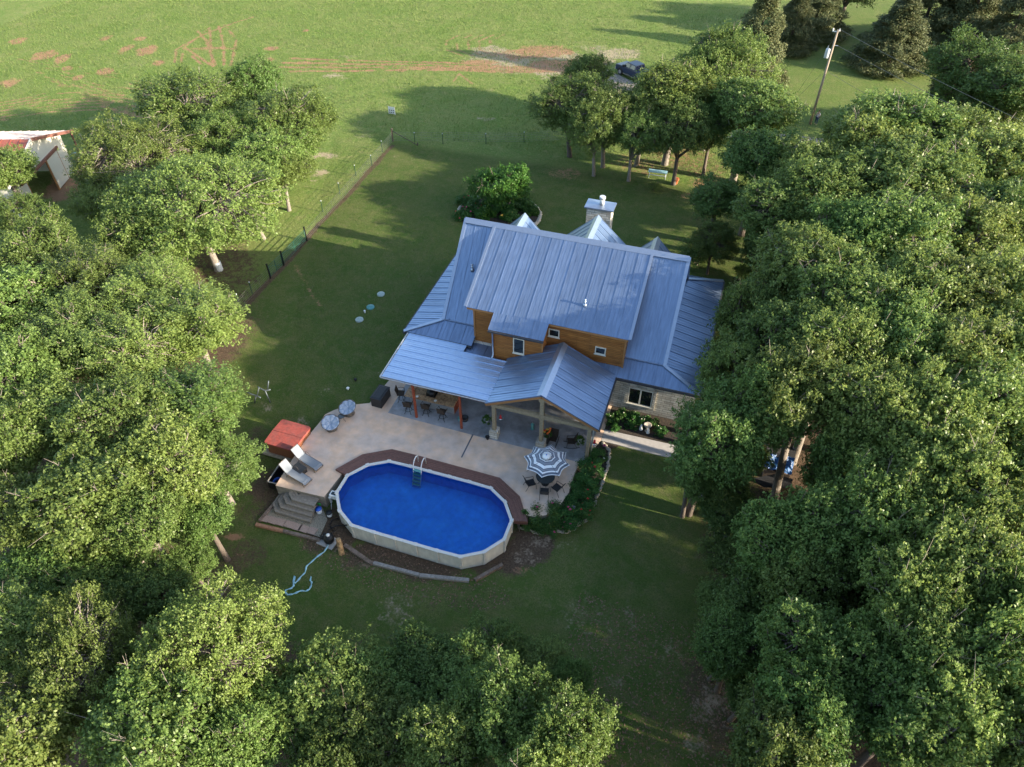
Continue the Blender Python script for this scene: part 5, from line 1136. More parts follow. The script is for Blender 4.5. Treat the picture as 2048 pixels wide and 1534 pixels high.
# rocking chairs on the porch
def rocker():
    t_=pchair('brownweave','rocking_chair')
    for s in (-1,1): r=MB(); r.tube([(s*.29,-.6,.12),(s*.29,-.35,.02),(s*.29,0,-.02),(s*.29,.3,.02),(s*.29,.5,.1)],.02,6); r.build('runner','black',t_)
    return t_
p=at(1106,880,.3); rk=rocker(); rk.location=(p.x,p.y,.03); rk.rotation_euler.z=PI; tag(rk,'dark rocking chair by the centre porch post','chair','rocking chairs on the porch')
p=at(1142,885,.3); dup(rk,(p.x,p.y,.03),PI/2+.3,'dark rocking chair by the right porch post','rocking chairs on the porch')
# ================================================================= PLANTS
def leafcloud(mb_pts,n,ls,seed=0,up=.6,w=.35):
    r=np.random.RandomState(seed); P=np.array(mb_pts)[r.randint(0,len(mb_pts),n)]
    Pp=P[:,:3]+r.normal(size=(n,3))*P[:,3:4]*np.array([.5,.5,.4])
    nrm=r.normal(size=(n,3))+np.array([0,0,up*2]); nrm/=np.linalg.norm(nrm,axis=1,keepdims=True)
    a=np.cross(nrm,r.normal(size=(n,3))); a/=np.linalg.norm(a,axis=1,keepdims=True); b=np.cross(nrm,a); L=ls*r.uniform(.7,1.2,n)[:,None]; W=L*w
    return np.stack([Pp-a*L*.5,Pp+b*W,Pp+a*L*.5-nrm*L*.12,Pp-b*W],1).reshape(-1,3)
def bush(name,label,cat,x,y,r_,h,mat='rose',bl=None,nb=0,group=None,seed=0,ls=.09,dens=1.,blr=.055):
    z0=gz(x,y); t_=thing(name,label,cat,(x,y,z0),0,group); rr=random.Random(seed+17)
    pts=[(0,0,0,0)][:0]
    for i in range(26):
        a=rr.random()*2*PI; q=rr.random()**.5*r_; zz=h*(.25+.75*rr.random())*(1-.45*(q/r_)**2); pts.append((q*math.cos(a),q*math.sin(a),zz,r_*.28))
    v=leafcloud(pts,int(2600*dens*r_*r_/.5+400),ls,seed); v[:,2]=np.maximum(v[:,2],.03)
    me=quadmesh('foliage',v,mat); o=bpy.data.objects.new('foliage',me); COL.objects.link(o); o.parent=t_
    m=MB()
    for i in range(9):
        p=pts[i]; m.tube([(rr.uniform(-.08,.08),rr.uniform(-.08,.08),-.05),(p[0]*.5,p[1]*.5,p[2]*.5),(p[0],p[1],p[2])],.014,4)
    m.build('stem','barkd',t_)
    for i in range(nb):
        p=pts[rr.randrange(len(pts))]; m=MB(); c=(p[0]+rr.uniform(-.1,.1),p[1]-.1*rr.random(),p[2]+.12*h+rr.random()*.08)
        for k in range(4): m.ball((c[0]+rr.uniform(-1,1)*blr*.7,c[1]+rr.uniform(-1,1)*blr*.7,c[2]+rr.uniform(-.5,.5)*blr),blr*rr.uniform(.5,.9),5,.8,.5)
        m.build('bloom',bl,t_)
    return t_
def pb(name,label,cat,px,py,r_,h,**k):
    if name=='rose_bush': r_*=1.12
    p=atg(px,py,h*.5); return bush(name,label,cat,p.x,p.y,r_,h,**k)
gR='rose bushes of the bed beside the umbrella'
for i,(px,py,r_,hh,bl,nb_,lb) in enumerate([
(1092,1024,.95,1.5,'pink',5,'wide rose bush with magenta blooms nearest the pool'),
(1064,1036,.7,1.35,'pink',2,'light green rose bush at the left end of the bed, reaching over the slab'),
(1126,1034,.85,1.3,'pink',7,'rose bush with magenta bloom clusters at the bottom bend of the bed'),
(1085,1050,.7,.7,'whitef',1,'low leafy bush filling the lower left of the rose bed'),
(1158,1000,.8,1.2,'red',3,'dark rose bush right of the open slab, below the umbrella'),
(1170,968,.8,1.25,'red',2,'teal green rose bush in the middle of the bed'),
(1180,938,.75,1.2,'red',4,'rose bush with one large coral bloom beside the umbrella'),
(1192,912,.6,1.0,'whitef',2,'rose bush closest to the right porch post'),
(1165,1022,.65,.8,'red',5,'reddish leaved bush in the outer curve of the bed'),
(1112,1055,.6,.6,'pink',2,'small bush at the lowest corner of the rose bed')]): pb('rose_bush',lb,'rose bush',px,py,r_,hh,bl=bl,nb=nb_,group=gR,seed=1+i)
gW='bushes below the stone wall window'
for i,(px,py,r_,h) in enumerate([(1225,838,.5,.7),(1245,828,.5,.8),(1265,833,.5,.8),(1262,850,.45,.6),(1285,838,.5,.7),(1230,855,.35,.5),(1305,846,.5,.7),(1322,862,.45,.6)]):
    pb('white_flower_bush',['bushy plant in the corner by the porch gutter','leafy bush with white dots of flower under the left of the window','white flowered bush under the window middle','round low bush at the front middle of the wall bed','white flowered bush under the right of the window','small round bush nearest the porch side of the walk','bush left of the birdbath bowl back','bush at the tree end of the wall bed'][i],'bush',px,py,r_,h,bl='whitef',nb=3 if i not in(3,5) else 0,group=gW,seed=20+i,mat='rose',blr=.035)
gI='plants of the island bed'
for i,(px,py,r_,h,m_,bl,nb,lb) in enumerate([(925,430,.7,.6,'rose','red',7,'red flowering clump at the left of the island bed'),(940,418,.7,.7,'rose','pink',5,'pink flowering clump behind the red one in the island bed'),(970,425,.8,1.0,'fern',None,0,'spiky iris like clump in the front of the island bed'),(1012,432,.5,.7,'fern','yellow',2,'small yellow green bush in the front of the island bed'),(930,400,.8,.7,'rose','red',3,'leafy clump at the rear left of the island bed'),(1052,412,.9,1.0,'rose',None,0,'dark bush at the right of the island bed'),(1040,395,.9,1.1,'rose',None,0,'dark bush behind the right side of the island bed'),(1066,425,.6,.5,'fern',None,0,'pale grassy clump at the right rim of the island bed'),(985,410,.9,1.0,'rose',None,0,'dark leafy clump under the left of the wispy tree'),(1010,412,.9,.9,'rose',None,0,'dark leafy clump under the middle of the wispy tree'),(955,408,.8,.8,'rose','red',2,'leafy clump with few red flowers left of the wispy tree trunk'),(1025,432,.7,.6,'rose','yellow',1,'low clump between the small yellow green bush and the right bushes')]):
    pb('flower_clump',lb,'plant',px,py,r_*1.15,h*1.1,bl=bl,nb=nb,group=gI,seed=40+i,mat=m_,ls=.16,dens=.7,blr=.09)
# potted and hanging plants
def potted(px,py,z,label,nm='potted_fern',r_=.36,mat='fern',pot='white',bl=None,nb=0,seed=0,ph=.3):
    p=at(px,py,z+ph); t_=thing(nm,label,'potted plant',(p.x,p.y,z)); m=MB(); m.lathe([(.1,0),(.16,ph),(.18,ph),(.17,ph-.03),(.001,ph-.04)],(0,0,0),16); m.build('pot',pot,t_)
    rr=random.Random(seed); pts=[]
    for i in range(40): a=rr.random()*6.28; q=rr.random()*r_; pts.append((q*math.cos(a),q*math.sin(a),ph+.3*(1-(q/r_)**2)-.12*(q/r_),.08))
    me=quadmesh('foliage',leafcloud(pts,1300,.11,seed,.3,.18),mat); o=bpy.data.objects.new('foliage',me); COL.objects.link(o); o.parent=t_
    for i in range(nb):
        a=rr.random()*6.28;q=rr.random()*r_; m=MB(); m.ball((q*math.cos(a),q*math.sin(a),ph+.25+.1*rr.random()),.09,6,.7,.6); m.build('bloom',bl if isinstance(bl,str) else bl[i%len(bl)],t_)
    return t_
potted(974,838,.9,'fern hanging left of the left porch post',seed=3,pot='white',ph=.2)
potted(1160,880,.9,'fern beside the right porch post',seed=4,ph=.2)
potted(1095,866,.005,'tall vase with an orange and yellow bouquet at the centre porch post','flower_vase',.3,'rose','wicker',('orange','red','yellow','orange','red','yellow','yellow'),14,5,ph=1.)
for px,py,lb in ((1001,834,'red hanging feeder inside the left porch bay'),(1189,884,'red hanging feeder outside the right porch post')):
    p=at(px,py,1.9); t_=thing('bird_feeder',lb,'feeder',(p.x,p.y,1.75)); m=MB(); m.lathe([(.03,0),(.1,.05),(.06,.2),(.07,.3),(.02,.34)],(0,0,0),12); m.build('bottle','red',t_); m=MB(); m.lathe([(.001,-.02),(.12,-.02),(.13,.01),(.001,.0)],(0,0,0),14); m.tube([(0,0,.33),(0,0,1.2)],.005,4); m.build('dish','chrome',t_)
p=at(1065,850,.4); t_=thing('porch_lantern','teal lantern standing on the shaded porch floor','lantern',(p.x,p.y,.005)); m=MB(); m.lathe([(.14,0),(.14,.04),(.1,.05),(.1,.42),(.15,.45),(.03,.6),(.02,.66)],(0,0,0),8,False); m.build('lantern_body','teal',t_)
p=at(975,876,.1); t_=thing('black_pot','small black pot against the stone pier of the left porch post','pot',(p.x,p.y,.005)); m=MB(); m.lathe([(.09,0),(.15,.22),(.16,.24),(.13,.22),(.001,.15)],(0,0,0),14); m.build('pot_body','black',t_)
p=atg(1208,897,.4); t_=thing('garden_spinner','pink garden ornament on a thin stake by the walk','ornament',(p.x,p.y,gz(p.x,p.y))); m=MB(); m.tube([(0,0,0),(0,0,.75)],.008,5); m.build('stake','black',t_); m=MB()
for k in range(6): a=k*PI/3; m.hexa([(0,-.01,.75),(.05*math.cos(a+.5),-.01,.75+.05*math.sin(a+.5)),(.17*math.cos(a),-.03,.75+.17*math.sin(a)),(.06*math.cos(a-.5),-.02,.75+.06*math.sin(a-.5)),(0,.01,.75),(.05*math.cos(a+.5),.01,.75+.05*math.sin(a+.5)),(.17*math.cos(a),0,.75+.17*math.sin(a)),(.06*math.cos(a-.5),.01,.75+.06*math.sin(a-.5))])
m.build('wheel','pink',t_)
p=atg(1140,1018,.5); t_=thing('garden_flag','small blue and white striped flag standing in the roses','flag',(p.x,p.y,gz(p.x,p.y))); m=MB(); m.tube([(0,0,0),(0,0,.95),(.3,0,.95)],.008,5); m.build('stake','black',t_)
m=MB(); 
for k in range(5): m.box(.02+k*.06,.05+k*.06,-.004,.004,.6,.93)
m.build('stripe','blue',t_); m=MB(); m.box(.02,.32,-.003,.003,.6,.93); m.build('cloth','white',t_)
p=atg(1295,853,.5); t_=thing('birdbath','pale round birdbath on a pedestal in the wall bed','birdbath',(p.x,p.y,gz(p.x,p.y))); m=MB(); m.lathe([(.18,0),(.16,.05),(.07,.1),(.06,.5),(.1,.56)],(0,0,0),16); m.build('pedestal','rock',t_); m=MB(); m.lathe([(.08,.55),(.26,.62),(.28,.68),(.24,.67),(.001,.6)],(0,0,0),20); m.build('bowl','rock',t_)
for px,py,lb in ((1282,857,'white garden statue left of the birdbath'),(1296,864,'white garden statue in front of the birdbath, beside the walk')):
    p=atg(px,py,.15); t_=thing('garden_statue',lb,'statue',(p.x,p.y,gz(p.x,p.y)+.04)); m=MB(); m.lathe([(.12,0),(.13,.1),(.08,.22),(.09,.3),(.05,.36),(.07,.42),(.03,.5),(.001,.52)],(0,0,0),12,sx=1.1); m.build('statue_body','white',t_)
# ================================================================= YARD THINGS
def timber(px0,py0,px1,py1,wd,mat,label,h=.16):
    a=atg(px0,py0,.1);b=atg(px1,py1,.1); c=(a+b)/2; L_=(b-a).length; t_=MB(); 
    m=MB(); n=9
    for i in range(n):
        x0=-L_/2+L_*i/n; x1=-L_/2+L_*(i+1)/n
        za=gz(*(c+(b-a)*(i/n-.5)).xy); 
    m.box(-L_/2,L_/2,-wd/2,wd/2,-.08,h); m.box(-L_/2+.02,L_/2-.02,-wd/2+.01,-wd/2+.03,h,h+.012) 
    o=m.build('landscape_timber',mat); o.location=(c.x,c.y,(gz(a.x,a.y)+gz(b.x,b.y))/2+.02); sl_=math.atan2(gz(b.x,b.y)-gz(a.x,a.y),L_); o.rotation_euler=(0,-sl_,math.atan2((b-a).y,(b-a).x)); tag(o,label,'timber','landscape timbers edging the yard beds'); return o
timber(512,1049,566,1062,.22,'timberred','reddish timber at the left end of the paver strip')
timber(567,1062,640,1081,.2,'timber','dark timber between the reddish timber and the pump')
timber(558,996,519,1042,.18,'timber','timber along the left side of the gravel by the steps')
timber(689,1090,745,1128,.24,'timber','brown timber from the standing log toward the pool bottom')
timber(747,1126,838,1150,.22,'timbergray','grey timber left of the middle in the curve below the pool')
timber(839,1151,938,1161,.24,'timbergray','long grey timber at the bottom of the curve below the pool')
timber(950,1160,1005,1129,.22,'timber','short timber at the right end of the curve below the pool')
gp=[g2(*p) for p in ((560,1000),(525,1042),(640,1075),(655,1040),(640,1005))]
bed('gravel',gp,'gravelm',.05)
for i,(px,py) in enumerate([(530,1038),(546,1042),(562,1046),(579,1050),(594,1055),(608,1059),(625,1063)]):
    p=atg(px,py); m=MB(); w2=.27+.03*rng.random(); m.box(-w2,w2,-.24,.24,-.02,.04); o=m.build('stepping_slab','paver'); o.location=(p.x,p.y,gz(p.x,p.y)+.06); o.rotation_euler.z=-.02+rng.uniform(-.05,.05)
    tag(o,['leftmost pink slab of the row below the steps','second pink slab from the left below the steps','third pink slab from the left below the steps','middle right pink slab below the steps, under the lowest tread','pink slab fifth from the left below the steps','pink slab second from the pump end of the row','pink slab at the pump end of the row'][i],'paving slab','pink slabs in a row below the steps')
# pump and filter
p=atg(655,1078,.3); t_=thing('pool_pump','black pool filter tank and pump on a grey pad, hose attached','pool pump',(p.x,p.y,gz(p.x,p.y)))
m=MB(); m.hexa([(-.65,-.35,0),(.5,-.5,0),(.6,.3,0),(-.5,.5,0),(-.65,-.35,.08),(.5,-.5,.08),(.6,.3,.08),(-.5,.5,.08)]); m.build('pad','walk',t_)
m=MB(); m.lathe([(.2,.09),(.3,.2),(.34,.4),(.3,.6),(.16,.72),(.001,.76)],(.12,0,0),20); m.build('filter_tank','black',t_)
m=MB(); m.lathe([(.1,.74),(.12,.8),(.05,.86),(.001,.87)],(.12,0,0),14); m.build('valve','white',t_)
m=MB(); m.tube([(-.55,.05,.2),(-.2,.05,.2)],.12,12); m.lathe([(.1,.15),(.12,.45),(.001,.47)],(-.3,.2,0),12); m.build('motor','black',t_)
m=MB(); m.tube([(-.2,.3,.3),(-.3,.8,.15),(-.1,1.2,.05),(.4,1.35,.1),(.75,1.2,.5)],.035,6); m.tube([(.1,.3,.5),(.1,.7,.2),(-.5,1.1,.05),(-.55,1.5,.05),(-.2,1.75,.1)],.03,6); m.build('pipe','black',t_)
# light blue flat hose
z5=lambda x,y:(500+x/5.9,960+y/5.9)
hp=[atg(*z5(*q),.03) for q in ((945,720),(925,790),(870,850),(800,900),(740,950),(665,1020),(650,1090),(615,1125),(560,1190),(530,1215),(512,1190),(522,1130),(530,1165),(508,1200),(515,1250),(490,1275),(425,1295),(413,1318),(440,1355),(500,1345),(545,1330),(600,1305),(660,1310),(700,1290),(722,1245),(728,1200),(710,1185),(720,1140))]
hp[0].z+=.5; hp[1].z+=.12
m=MB(); vs=[];fs=[]
sp_=[]
for i in range(len(hp)-1):
    for k in range(3): sp_.append(hp[i].lerp(hp[i+1],k/3))
sp_.append(hp[-1])
for i,p in enumerate(sp_):
    d=(sp_[min(i+1,len(sp_)-1)]-sp_[max(i-1,0)]); d.z=0; d.normalize(); nn_=Vector((-d.y,d.x,0)); wv=.045+.02*math.sin(i*1.7); tw=.02*math.sin(i*.9)
    vs+=[p-nn_*wv+Vector((0,0,-.02)),p-nn_*wv*.6+Vector((0,0,.03+tw)),p+nn_*wv*.6+Vector((0,0,.03-tw)),p+nn_*wv+Vector((0,0,-.02))]
for i in range(len(sp_)-1):
    for k in range(3): fs.append((4*i+k,4*i+k+1,4*i+4+k+1,4*i+4+k))
m.add(vs,[f[::-1] for f in fs],True); tag(m.build('flat_hose','hose'),'light blue flat hose winding across the lawn from the pump','hose')
# standing log
b0=atg(684,1108); m=MB(); tp=at(676,1077,gz(b0.x,b0.y)+1.0); pts=[Vector((b0.x,b0.y,b0.z-.1)).lerp(tp,k/8) for k in range(9)]
m.tube([p+Vector((rng.uniform(-.015,.015),rng.uniform(-.015,.015),0)) for p in pts],[.19,.18,.175,.17,.175,.17,.165,.16,.16],12); tag(m.build('log_post','log'),'weathered upright log beside the pool pump','log')
def bucket(px,py,label,body,lid,r_=.17,h=.36,nm='bucket'):
    p=atg(px,py,h*.5); t_=thing(nm,label,'bucket',(p.x,p.y,gz(p.x,p.y)+.05)); m=MB(); m.lathe([(r_*.85,0),(r_,h),(r_*.9,h),(.001,h-.04)],(0,0,0),18); m.build('pail',body,t_); m=MB(); m.lathe([(r_*1.05,h-.02),(r_*1.05,h+.03),(.001,h+.04)],(0,0,0),18); m.build('lid',lid,t_); return t_
bucket(638,1022,'white bucket with bright blue lid between the steps and the pool','white','blue',.2)
bucket(659,1029,'white bucket with dark open top beside the skimmer box','white','resin',.19,.3)
p=atg(640,1008,.1); t_=thing('watering_can','green toy watering can by the corner of the steps','watering can',(p.x,p.y,gz(p.x,p.y)+.05),.6); m=MB(); m.lathe([(.11,0),(.12,.2),(.09,.22),(.001,.2)],(0,0,0),12); m.build('can_body','greenp',t_); m=MB(); m.tube([(.1,0,.06),(.28,0,.24)],.02,6); m.lathe([(.02,.22),(.05,.26),(.001,.27)],(.29,0,0),8); m.build('spout','yellow',t_); m=MB(); m.tube([(-.1,0,.05),(-.2,0,.15),(-.08,0,.25)],.014,5); m.build('handle','greenp',t_)
p=at(660,995,-.1); t_=thing('chlorinator','small grey canister fixed at the end of the plank border','canister',(p.x,p.y,-.55)); m=MB(); m.lathe([(.09,0),(.1,.4),(.11,.42),(.11,.5),(.03,.52),(.001,.53)],(0,0,0),12); m.tube([(0,0,0),(.1,-.3,-.4)],.025,6); m.build('canister_body','whitemetal',t_)
# septic lids
for px,py,mt,lb in ((719,640,'rimteal','pale round septic lid nearest the patio'),(741,615,'teal','teal round septic lid in the middle of the row'),(762,589,'rimteal','pale green septic lid farthest from the patio')):
    if 'rimteal' not in MT: MT['rimteal']=M('faded_teal',(.33,.41,.39),.6,0,.1)
    p=atg(px,py); m=MB(); m.lathe([(.34,-.05),(.34,.08),(.3,.12),(.001,.15)],(0,0,0),24)
    for k in range(8): a=k*PI/4; m.bar((.08*math.cos(a),.08*math.sin(a),.145),(.29*math.cos(a),.29*math.sin(a),.125),.02,.02)
    o=m.build('septic_lid',mt); o.location=(p.x,p.y,gz(p.x,p.y)); tag(o,lb,'lid','round lids in the left lawn')
p=atg(730,626); m=MB(); m.cyl(0,0,-.05,.22,.06,n=12); m.cyl(0,0,.22,.27,.08,n=12); o=m.build('vent_stub','white'); o.location=(p.x,p.y,gz(p.x,p.y)); tag(o,'small white capped pipe between the teal lid and the nearest lid','pipe')
for px,py,mt,lb in ((696,778,'white','white garden light stub in the lawn above the papasan chairs'),(711,760,'black','dark garden light stub in the lawn beside the patio cover')):
    p=atg(px,py,.1); t_=thing('garden_light',lb,'light',(p.x,p.y,gz(p.x,p.y))); m=MB(); m.cyl(0,0,-.05,.2,.05,n=10); m.build('stem',mt,t_); m=MB(); m.lathe([(.13,.2),(.1,.25),(.001,.28)],(0,0,0),12); m.build('cap',mt,t_)
# metal target stand
p=atg(541,806); t_=thing('metal_stand','pale metal stand of posts and curved crossbars on the lawn above the hot tub','stand',(p.x,p.y,gz(p.x,p.y)),world=True)
def PH(px,py,h): z=gz(p.x,p.y)+h; return at(px,py,z)
for base,top,b0_,b1_,r0_,r1_ in (((541,806),(530,781),(515,773),(541,779),(535,779),(537,762)),((509,806),(512,791),(494,784),(521,795),(514,791),(518,775))):
    m=MB(); m.tube([PH(*base,-.05),PH(*top,1.2)],.045,8); m.build('post','stand',t_)
    m=MB(); A=PH(*b0_,1.35);B=PH(*b1_,1.2);C=PH(*top,1.2); m.tube([A,A.lerp(C,.5)+Vector((0,0,-.06)),C,C.lerp(B,.5)+Vector((0,0,-.03)),B],.05,8); m.build('crossbar','stand',t_)
    m=MB(); m.tube([PH(*r0_,1.2),PH(*r1_,1.95)],.045,8); m.build('riser','stand',t_)
# fence
fl_=[(786,283),(765,303),(744,332),(712,352),(680,388),(646,424)]
posts=[(atg(*q),'') for q in fl_]; far=[(830,286),(886,288),(972,288),(1048,285)]
gf='thin green steel posts of the yard fence'
def tpost(p,label,h=1.25,mat='green_post',r_=.035,grp=gf,nm='fence_post'):
    t_=thing(nm,label,'fence post',(p.x,p.y,gz(p.x,p.y)-.05),0,grp); m=MB(); m.box(-r_,r_,-r_*.4,r_*.4,0,h); m.box(-r_*.3,r_*.3,-r_,r_*1.4,0,h); m.build('shaft',mat,t_)
    m=MB(); m.box(-r_*1.1,r_*1.1,-r_,r_*1.4,h+.002,h+.09); m.build('tip','whitemetal' if mat=='green_post' else mat,t_); return t_
names=['first thin post down the side fence from the corner','second thin post down the side fence','third thin post of the side fence','fourth thin post of the side fence, halfway to the gate','last thin post of the side fence before the green gate']
cp=atg(786,283); tpost(cp,'thick dark corner post of the yard fence',1.5,'barkd',.08,None)
for q,nm_ in zip(fl_[1:],names): tpost(atg(*q),nm_)
for q,nm_ in zip(far,['first thin post of the back fence right of the corner','second thin post of the back fence','third thin post of the back fence, middle of the shaded grass','last thin post of the back fence beside the yard oaks']): tpost(atg(*q),nm_)
for q,nm_ in zip([(505,588),(480,612)],['thin post below the gate on the mulch line','thin post with white tip near the black buckets']): tpost(atg(*q),nm_)
gA=atg(614,482);gB=atg(568,531);gC=atg(541,557)
for q,nm_ in ((gA,'dark gate post at the upper end of the green gate'),(gB,'dark post between the green gate and the short panel'),(gC,'dark end post of the short panel below the gate')): tpost(q,nm_,1.5,'black',.06,'dark posts of the green gate')
wf=thing('wire_fence','thin woven wire strung along the yard fence posts','fence',(cp.x,cp.y,gz(cp.x,cp.y)),world=True)
def wirerun(a,b,nm='wire'):
    m=MB()
    for k in range(6):
        z=.12+k*.2; m.bar((a.x,a.y,gz(a.x,a.y)+z),(b.x,b.y,gz(b.x,b.y)+z),.012)
    L_=(b-a).length
    for k in range(int(L_/.6)): c=a.lerp(b,(k+.5)/int(L_/.6)); z=gz(c.x,c.y); m.bar((c.x,c.y,z+.1),(c.x,c.y,z+1.13),.008)
    m.build(nm,'wire',wf)
wirerun(cp,gA); wirerun(cp,atg(1048,285)); wirerun(atg(1048,285),atg(1130,280)); wirerun(gC,atg(470,632))
br_=thing('corner_brace','sloping dark brace leaning on the fence corner post','brace',(cp.x+2.5,cp.y,gz(cp.x,cp.y)),world=True); m=MB(); m.tube([(cp.x,cp.y,1.25),(cp.x+3.2,cp.y-.1,.0)],.045,7); m.build('brace_pole','barkd',br_); m=MB(); m.tube([(cp.x+3.2,cp.y-.1,-.1),(cp.x+3.2,cp.y-.1,.35)],.06,7); m.build('stub','barkd',br_)
MT['gate']=M('gate_green',(.02,.085,.06),.5,.2,.1)
def gate(a,b,label,col='gate'):
    t_=thing('gate',label,'gate',(a.x,a.y,gz(a.x,a.y)),world=True); d=(b-a).normalized(); a2=a+d*.12; b2=b-d*.12; z=gz(a.x,a.y)
    m=MB(); m.tube([(a2.x,a2.y,z+.15),(a2.x,a2.y,z+1.25)],.03,6); m.tube([(b2.x,b2.y,z+.15),(b2.x,b2.y,z+1.25)],.03,6); m.build('frame',col,t_)
    m=MB()
    for k in range(6): m.tube([(a2.x,a2.y,z+.18+k*.21),(b2.x,b2.y,z+.18+k*.21)],.024,6)
    m.build('rail',col,t_); m=MB(); m.bar((a2.x,a2.y,z+.2),(b2.x,b2.y,z+1.2),.03); m.bar(((a2.x+b2.x)/2,(a2.y+b2.y)/2,z+.15),((a2.x+b2.x)/2,(a2.y+b2.y)/2,z+1.25),.04); m.build('brace',col,t_)
gate(gA,gB,'long green tubular gate in the side fence'); gate(gB,gC,'short dark green panel below the long gate')
p=atg(437,533,.4); m=MB(); t_=thing('metal_barrel','pale grey barrel beside the trunk of the broad leaning oak','barrel',(p.x,p.y,gz(p.x,p.y))); m.lathe([(.3,0),(.31,.28),(.3,.3),(.31,.58),(.3,.6),(.3,.9),(.27,.9),(.001,.86)],(0,0,0),20); m.build('barrel_body','whitemetal',t_)
for px,py,lb in ((455,628,'black tub at the foot of the mulch line, left one'),(467,622,'black tub on the mulch line, right one')):
    p=atg(px,py,.2); t_=thing('black_tub',lb,'tub',(p.x,p.y,gz(p.x,p.y)),0,'black tubs by the fence'); m=MB(); m.lathe([(.22,0),(.3,.4),(.32,.42),(.28,.4),(.001,.12)],(0,0,0),18); m.build('tub_body','resin',t_)
# sign in the pasture
p=atg(784,229,.0); t_=thing('field_sign','small white square panel with two rows of dark marks in the shaded pasture','sign',(p.x,p.y,gz(p.x,p.y)),world=True); z=gz(p.x,p.y)
m=MB(); m.box(p.x-.42,p.x+.42,p.y-.02,p.y+.02,z+.1,z+.95); m.build('panel','white',t_)
for j in range(2):
    for i in range(3): m=MB(); x=p.x-.25+i*.25; zz=z+.2+j*.27; m.box(x-.07,x+.07,p.y-.026,p.y-.021,zz,zz+.13); m.build('mark','resin',t_)
m=MB(); m.box(p.x-.45,p.x-.4,p.y+.021,p.y+.06,z-.1,z+1.); m.box(p.x+.4,p.x+.45,p.y+.021,p.y+.06,z-.1,z+1.); m.build('stake','whitemetal',t_)
# bench / table and pot
p=atg(1315,350,.3); t_=thing('garden_bench','weathered pale blue bench table under the yard oaks','bench',(p.x,p.y,gz(p.x,p.y)),.05)
m=MB()
for k in range(3): m.box(-1.,1.,-.35+k*.24,-.14+k*.24,.7,.74)
m.build('top','hose',t_)
for x in (-.85,.85):
    for y in (-.3,.25): m=MB(); m.tube([(x,y,.7),(x*1.05,y*1.2,0)],.04,6); m.build('leg','whitemetal',t_)
m=MB(); m.bar((-.85,0,.25),(.85,0,.25),.05); m.build('stretcher','whitemetal',t_)
p=atg(1351,364,.2); t_=thing('clay_pot','orange clay planter right of the pale bench','planter',(p.x,p.y,gz(p.x,p.y))); m=MB(); m.lathe([(.2,0),(.3,.5),(.34,.52),(.34,.6),(.28,.6),(.001,.5)],(0,0,0),18); m.build('pot_body','terra',t_)
# tarp covered stack under the trees
p=atg(1560,935,.5); t_=thing('tarp_stack','stack of dark sheets partly under a crumpled blue tarp beneath the oaks','stack',(p.x,p.y,gz(p.x,p.y)),world=True); z=gz(p.x,p.y)
c=lambda x,y,zz:(at(x,y,z+zz).x,at(x,y,z+zz).y,z+zz)
m=MB(); m.slab([c(1530,893,1.4),c(1596,893,1.4),c(1588,918,1.2),c(1540,912,1.2)],.06); m.slab([c(1500,958,.8),c(1548,948,.9),c(1586,958,.9),c(1582,972,.8),c(1568,976,.75),c(1528,974,.7)],.05); m.build('dark_sheet','resin',t_)
m=MB(); A_=[c(1520,903,1.25),c(1590,915,1.3),c(1583,950,1.0),c(1530,935,1.0)]; N_=12; vs=[];fs=[]
for j in range(N_+1):
    for i in range(N_+1):
        u=i/N_;v=j/N_; q=[A_[0][k]*(1-u)*(1-v)+A_[1][k]*u*(1-v)+A_[2][k]*u*v+A_[3][k]*(1-u)*v for k in range(3)]; q[2]+=.12*math.sin(u*19+v*7)*.6+rng.uniform(-.06,.06); vs.append(q)
for j in range(N_):
    for i in range(N_): fs.append((j*(N_+1)+i,(j+1)*(N_+1)+i,(j+1)*(N_+1)+i+1,j*(N_+1)+i+1))
m.add(vs,fs); m.build('tarp','tarp',t_); a=c(1588,918,0); m=MB(); m.box(p.x-1.,p.x+.6,p.y-.8,p.y+.8,z,z+.85); m.build('crate','timber',t_)
# ================================================================= BARN
A_=Vector((-64.3,43.6,0)); B_=Vector((-68.02,53.75,0)); u=(B_-A_).normalized(); nb_=Vector((-u.y,u.x,0)); 
if nb_.x>0: nb_=-nb_
barn=thing('barn','cream metal barn with red and pale pink roof at the left edge','barn',(A_.x,A_.y,0),world=True)
S=lambda s,d,z:A_+u*s+nb_*d+Vector((0,0,z))
Lw=(B_-A_).length; pk=5.2; 
m=MB(); prof=[(0,0),(2.1,0),(2.1,3.2),(6.6,3.2),(6.6,0),(Lw,0),(Lw,4.2),(pk,6.0),(0,4.6)]
for P in ([(0,0),(2.1,0),(2.1,3.2),(2.1,5.1),(0,4.45)],[(2.1,3.2),(6.6,3.2),(6.6,5.5),(pk,5.95),(2.1,5.1)],[(6.6,0),(Lw,0),(Lw,4.15),(6.6,5.5)]): m.slab([S(s,0,z) for s,z in P],.08)
m.slab([S(Lw,0,0),S(Lw,14,0),S(Lw,14,4.1),S(Lw,0,4.1)],.08); m.slab([S(0,.1,0),S(0,14,0),S(0,14,4.4),S(0,.1,4.4)],.08); m.build('wall','barnwall',barn)
m=MB()
for i in range(int(Lw/.3)):
    s=i*.3+.1
    if 2.0<s<6.6: z0_=3.2
    else: z0_=0
    z1_=(4.55+(5.95-4.45)*s/pk if s<pk else 5.95-(s-pk)*(5.95-4.15)/(Lw-pk))-.12
    m.bar(S(s,-.05,z0_),S(s,-.05,z1_),.05,.03,up=tuple(nb_))
m.build('wall_rib','barnwall',barn)
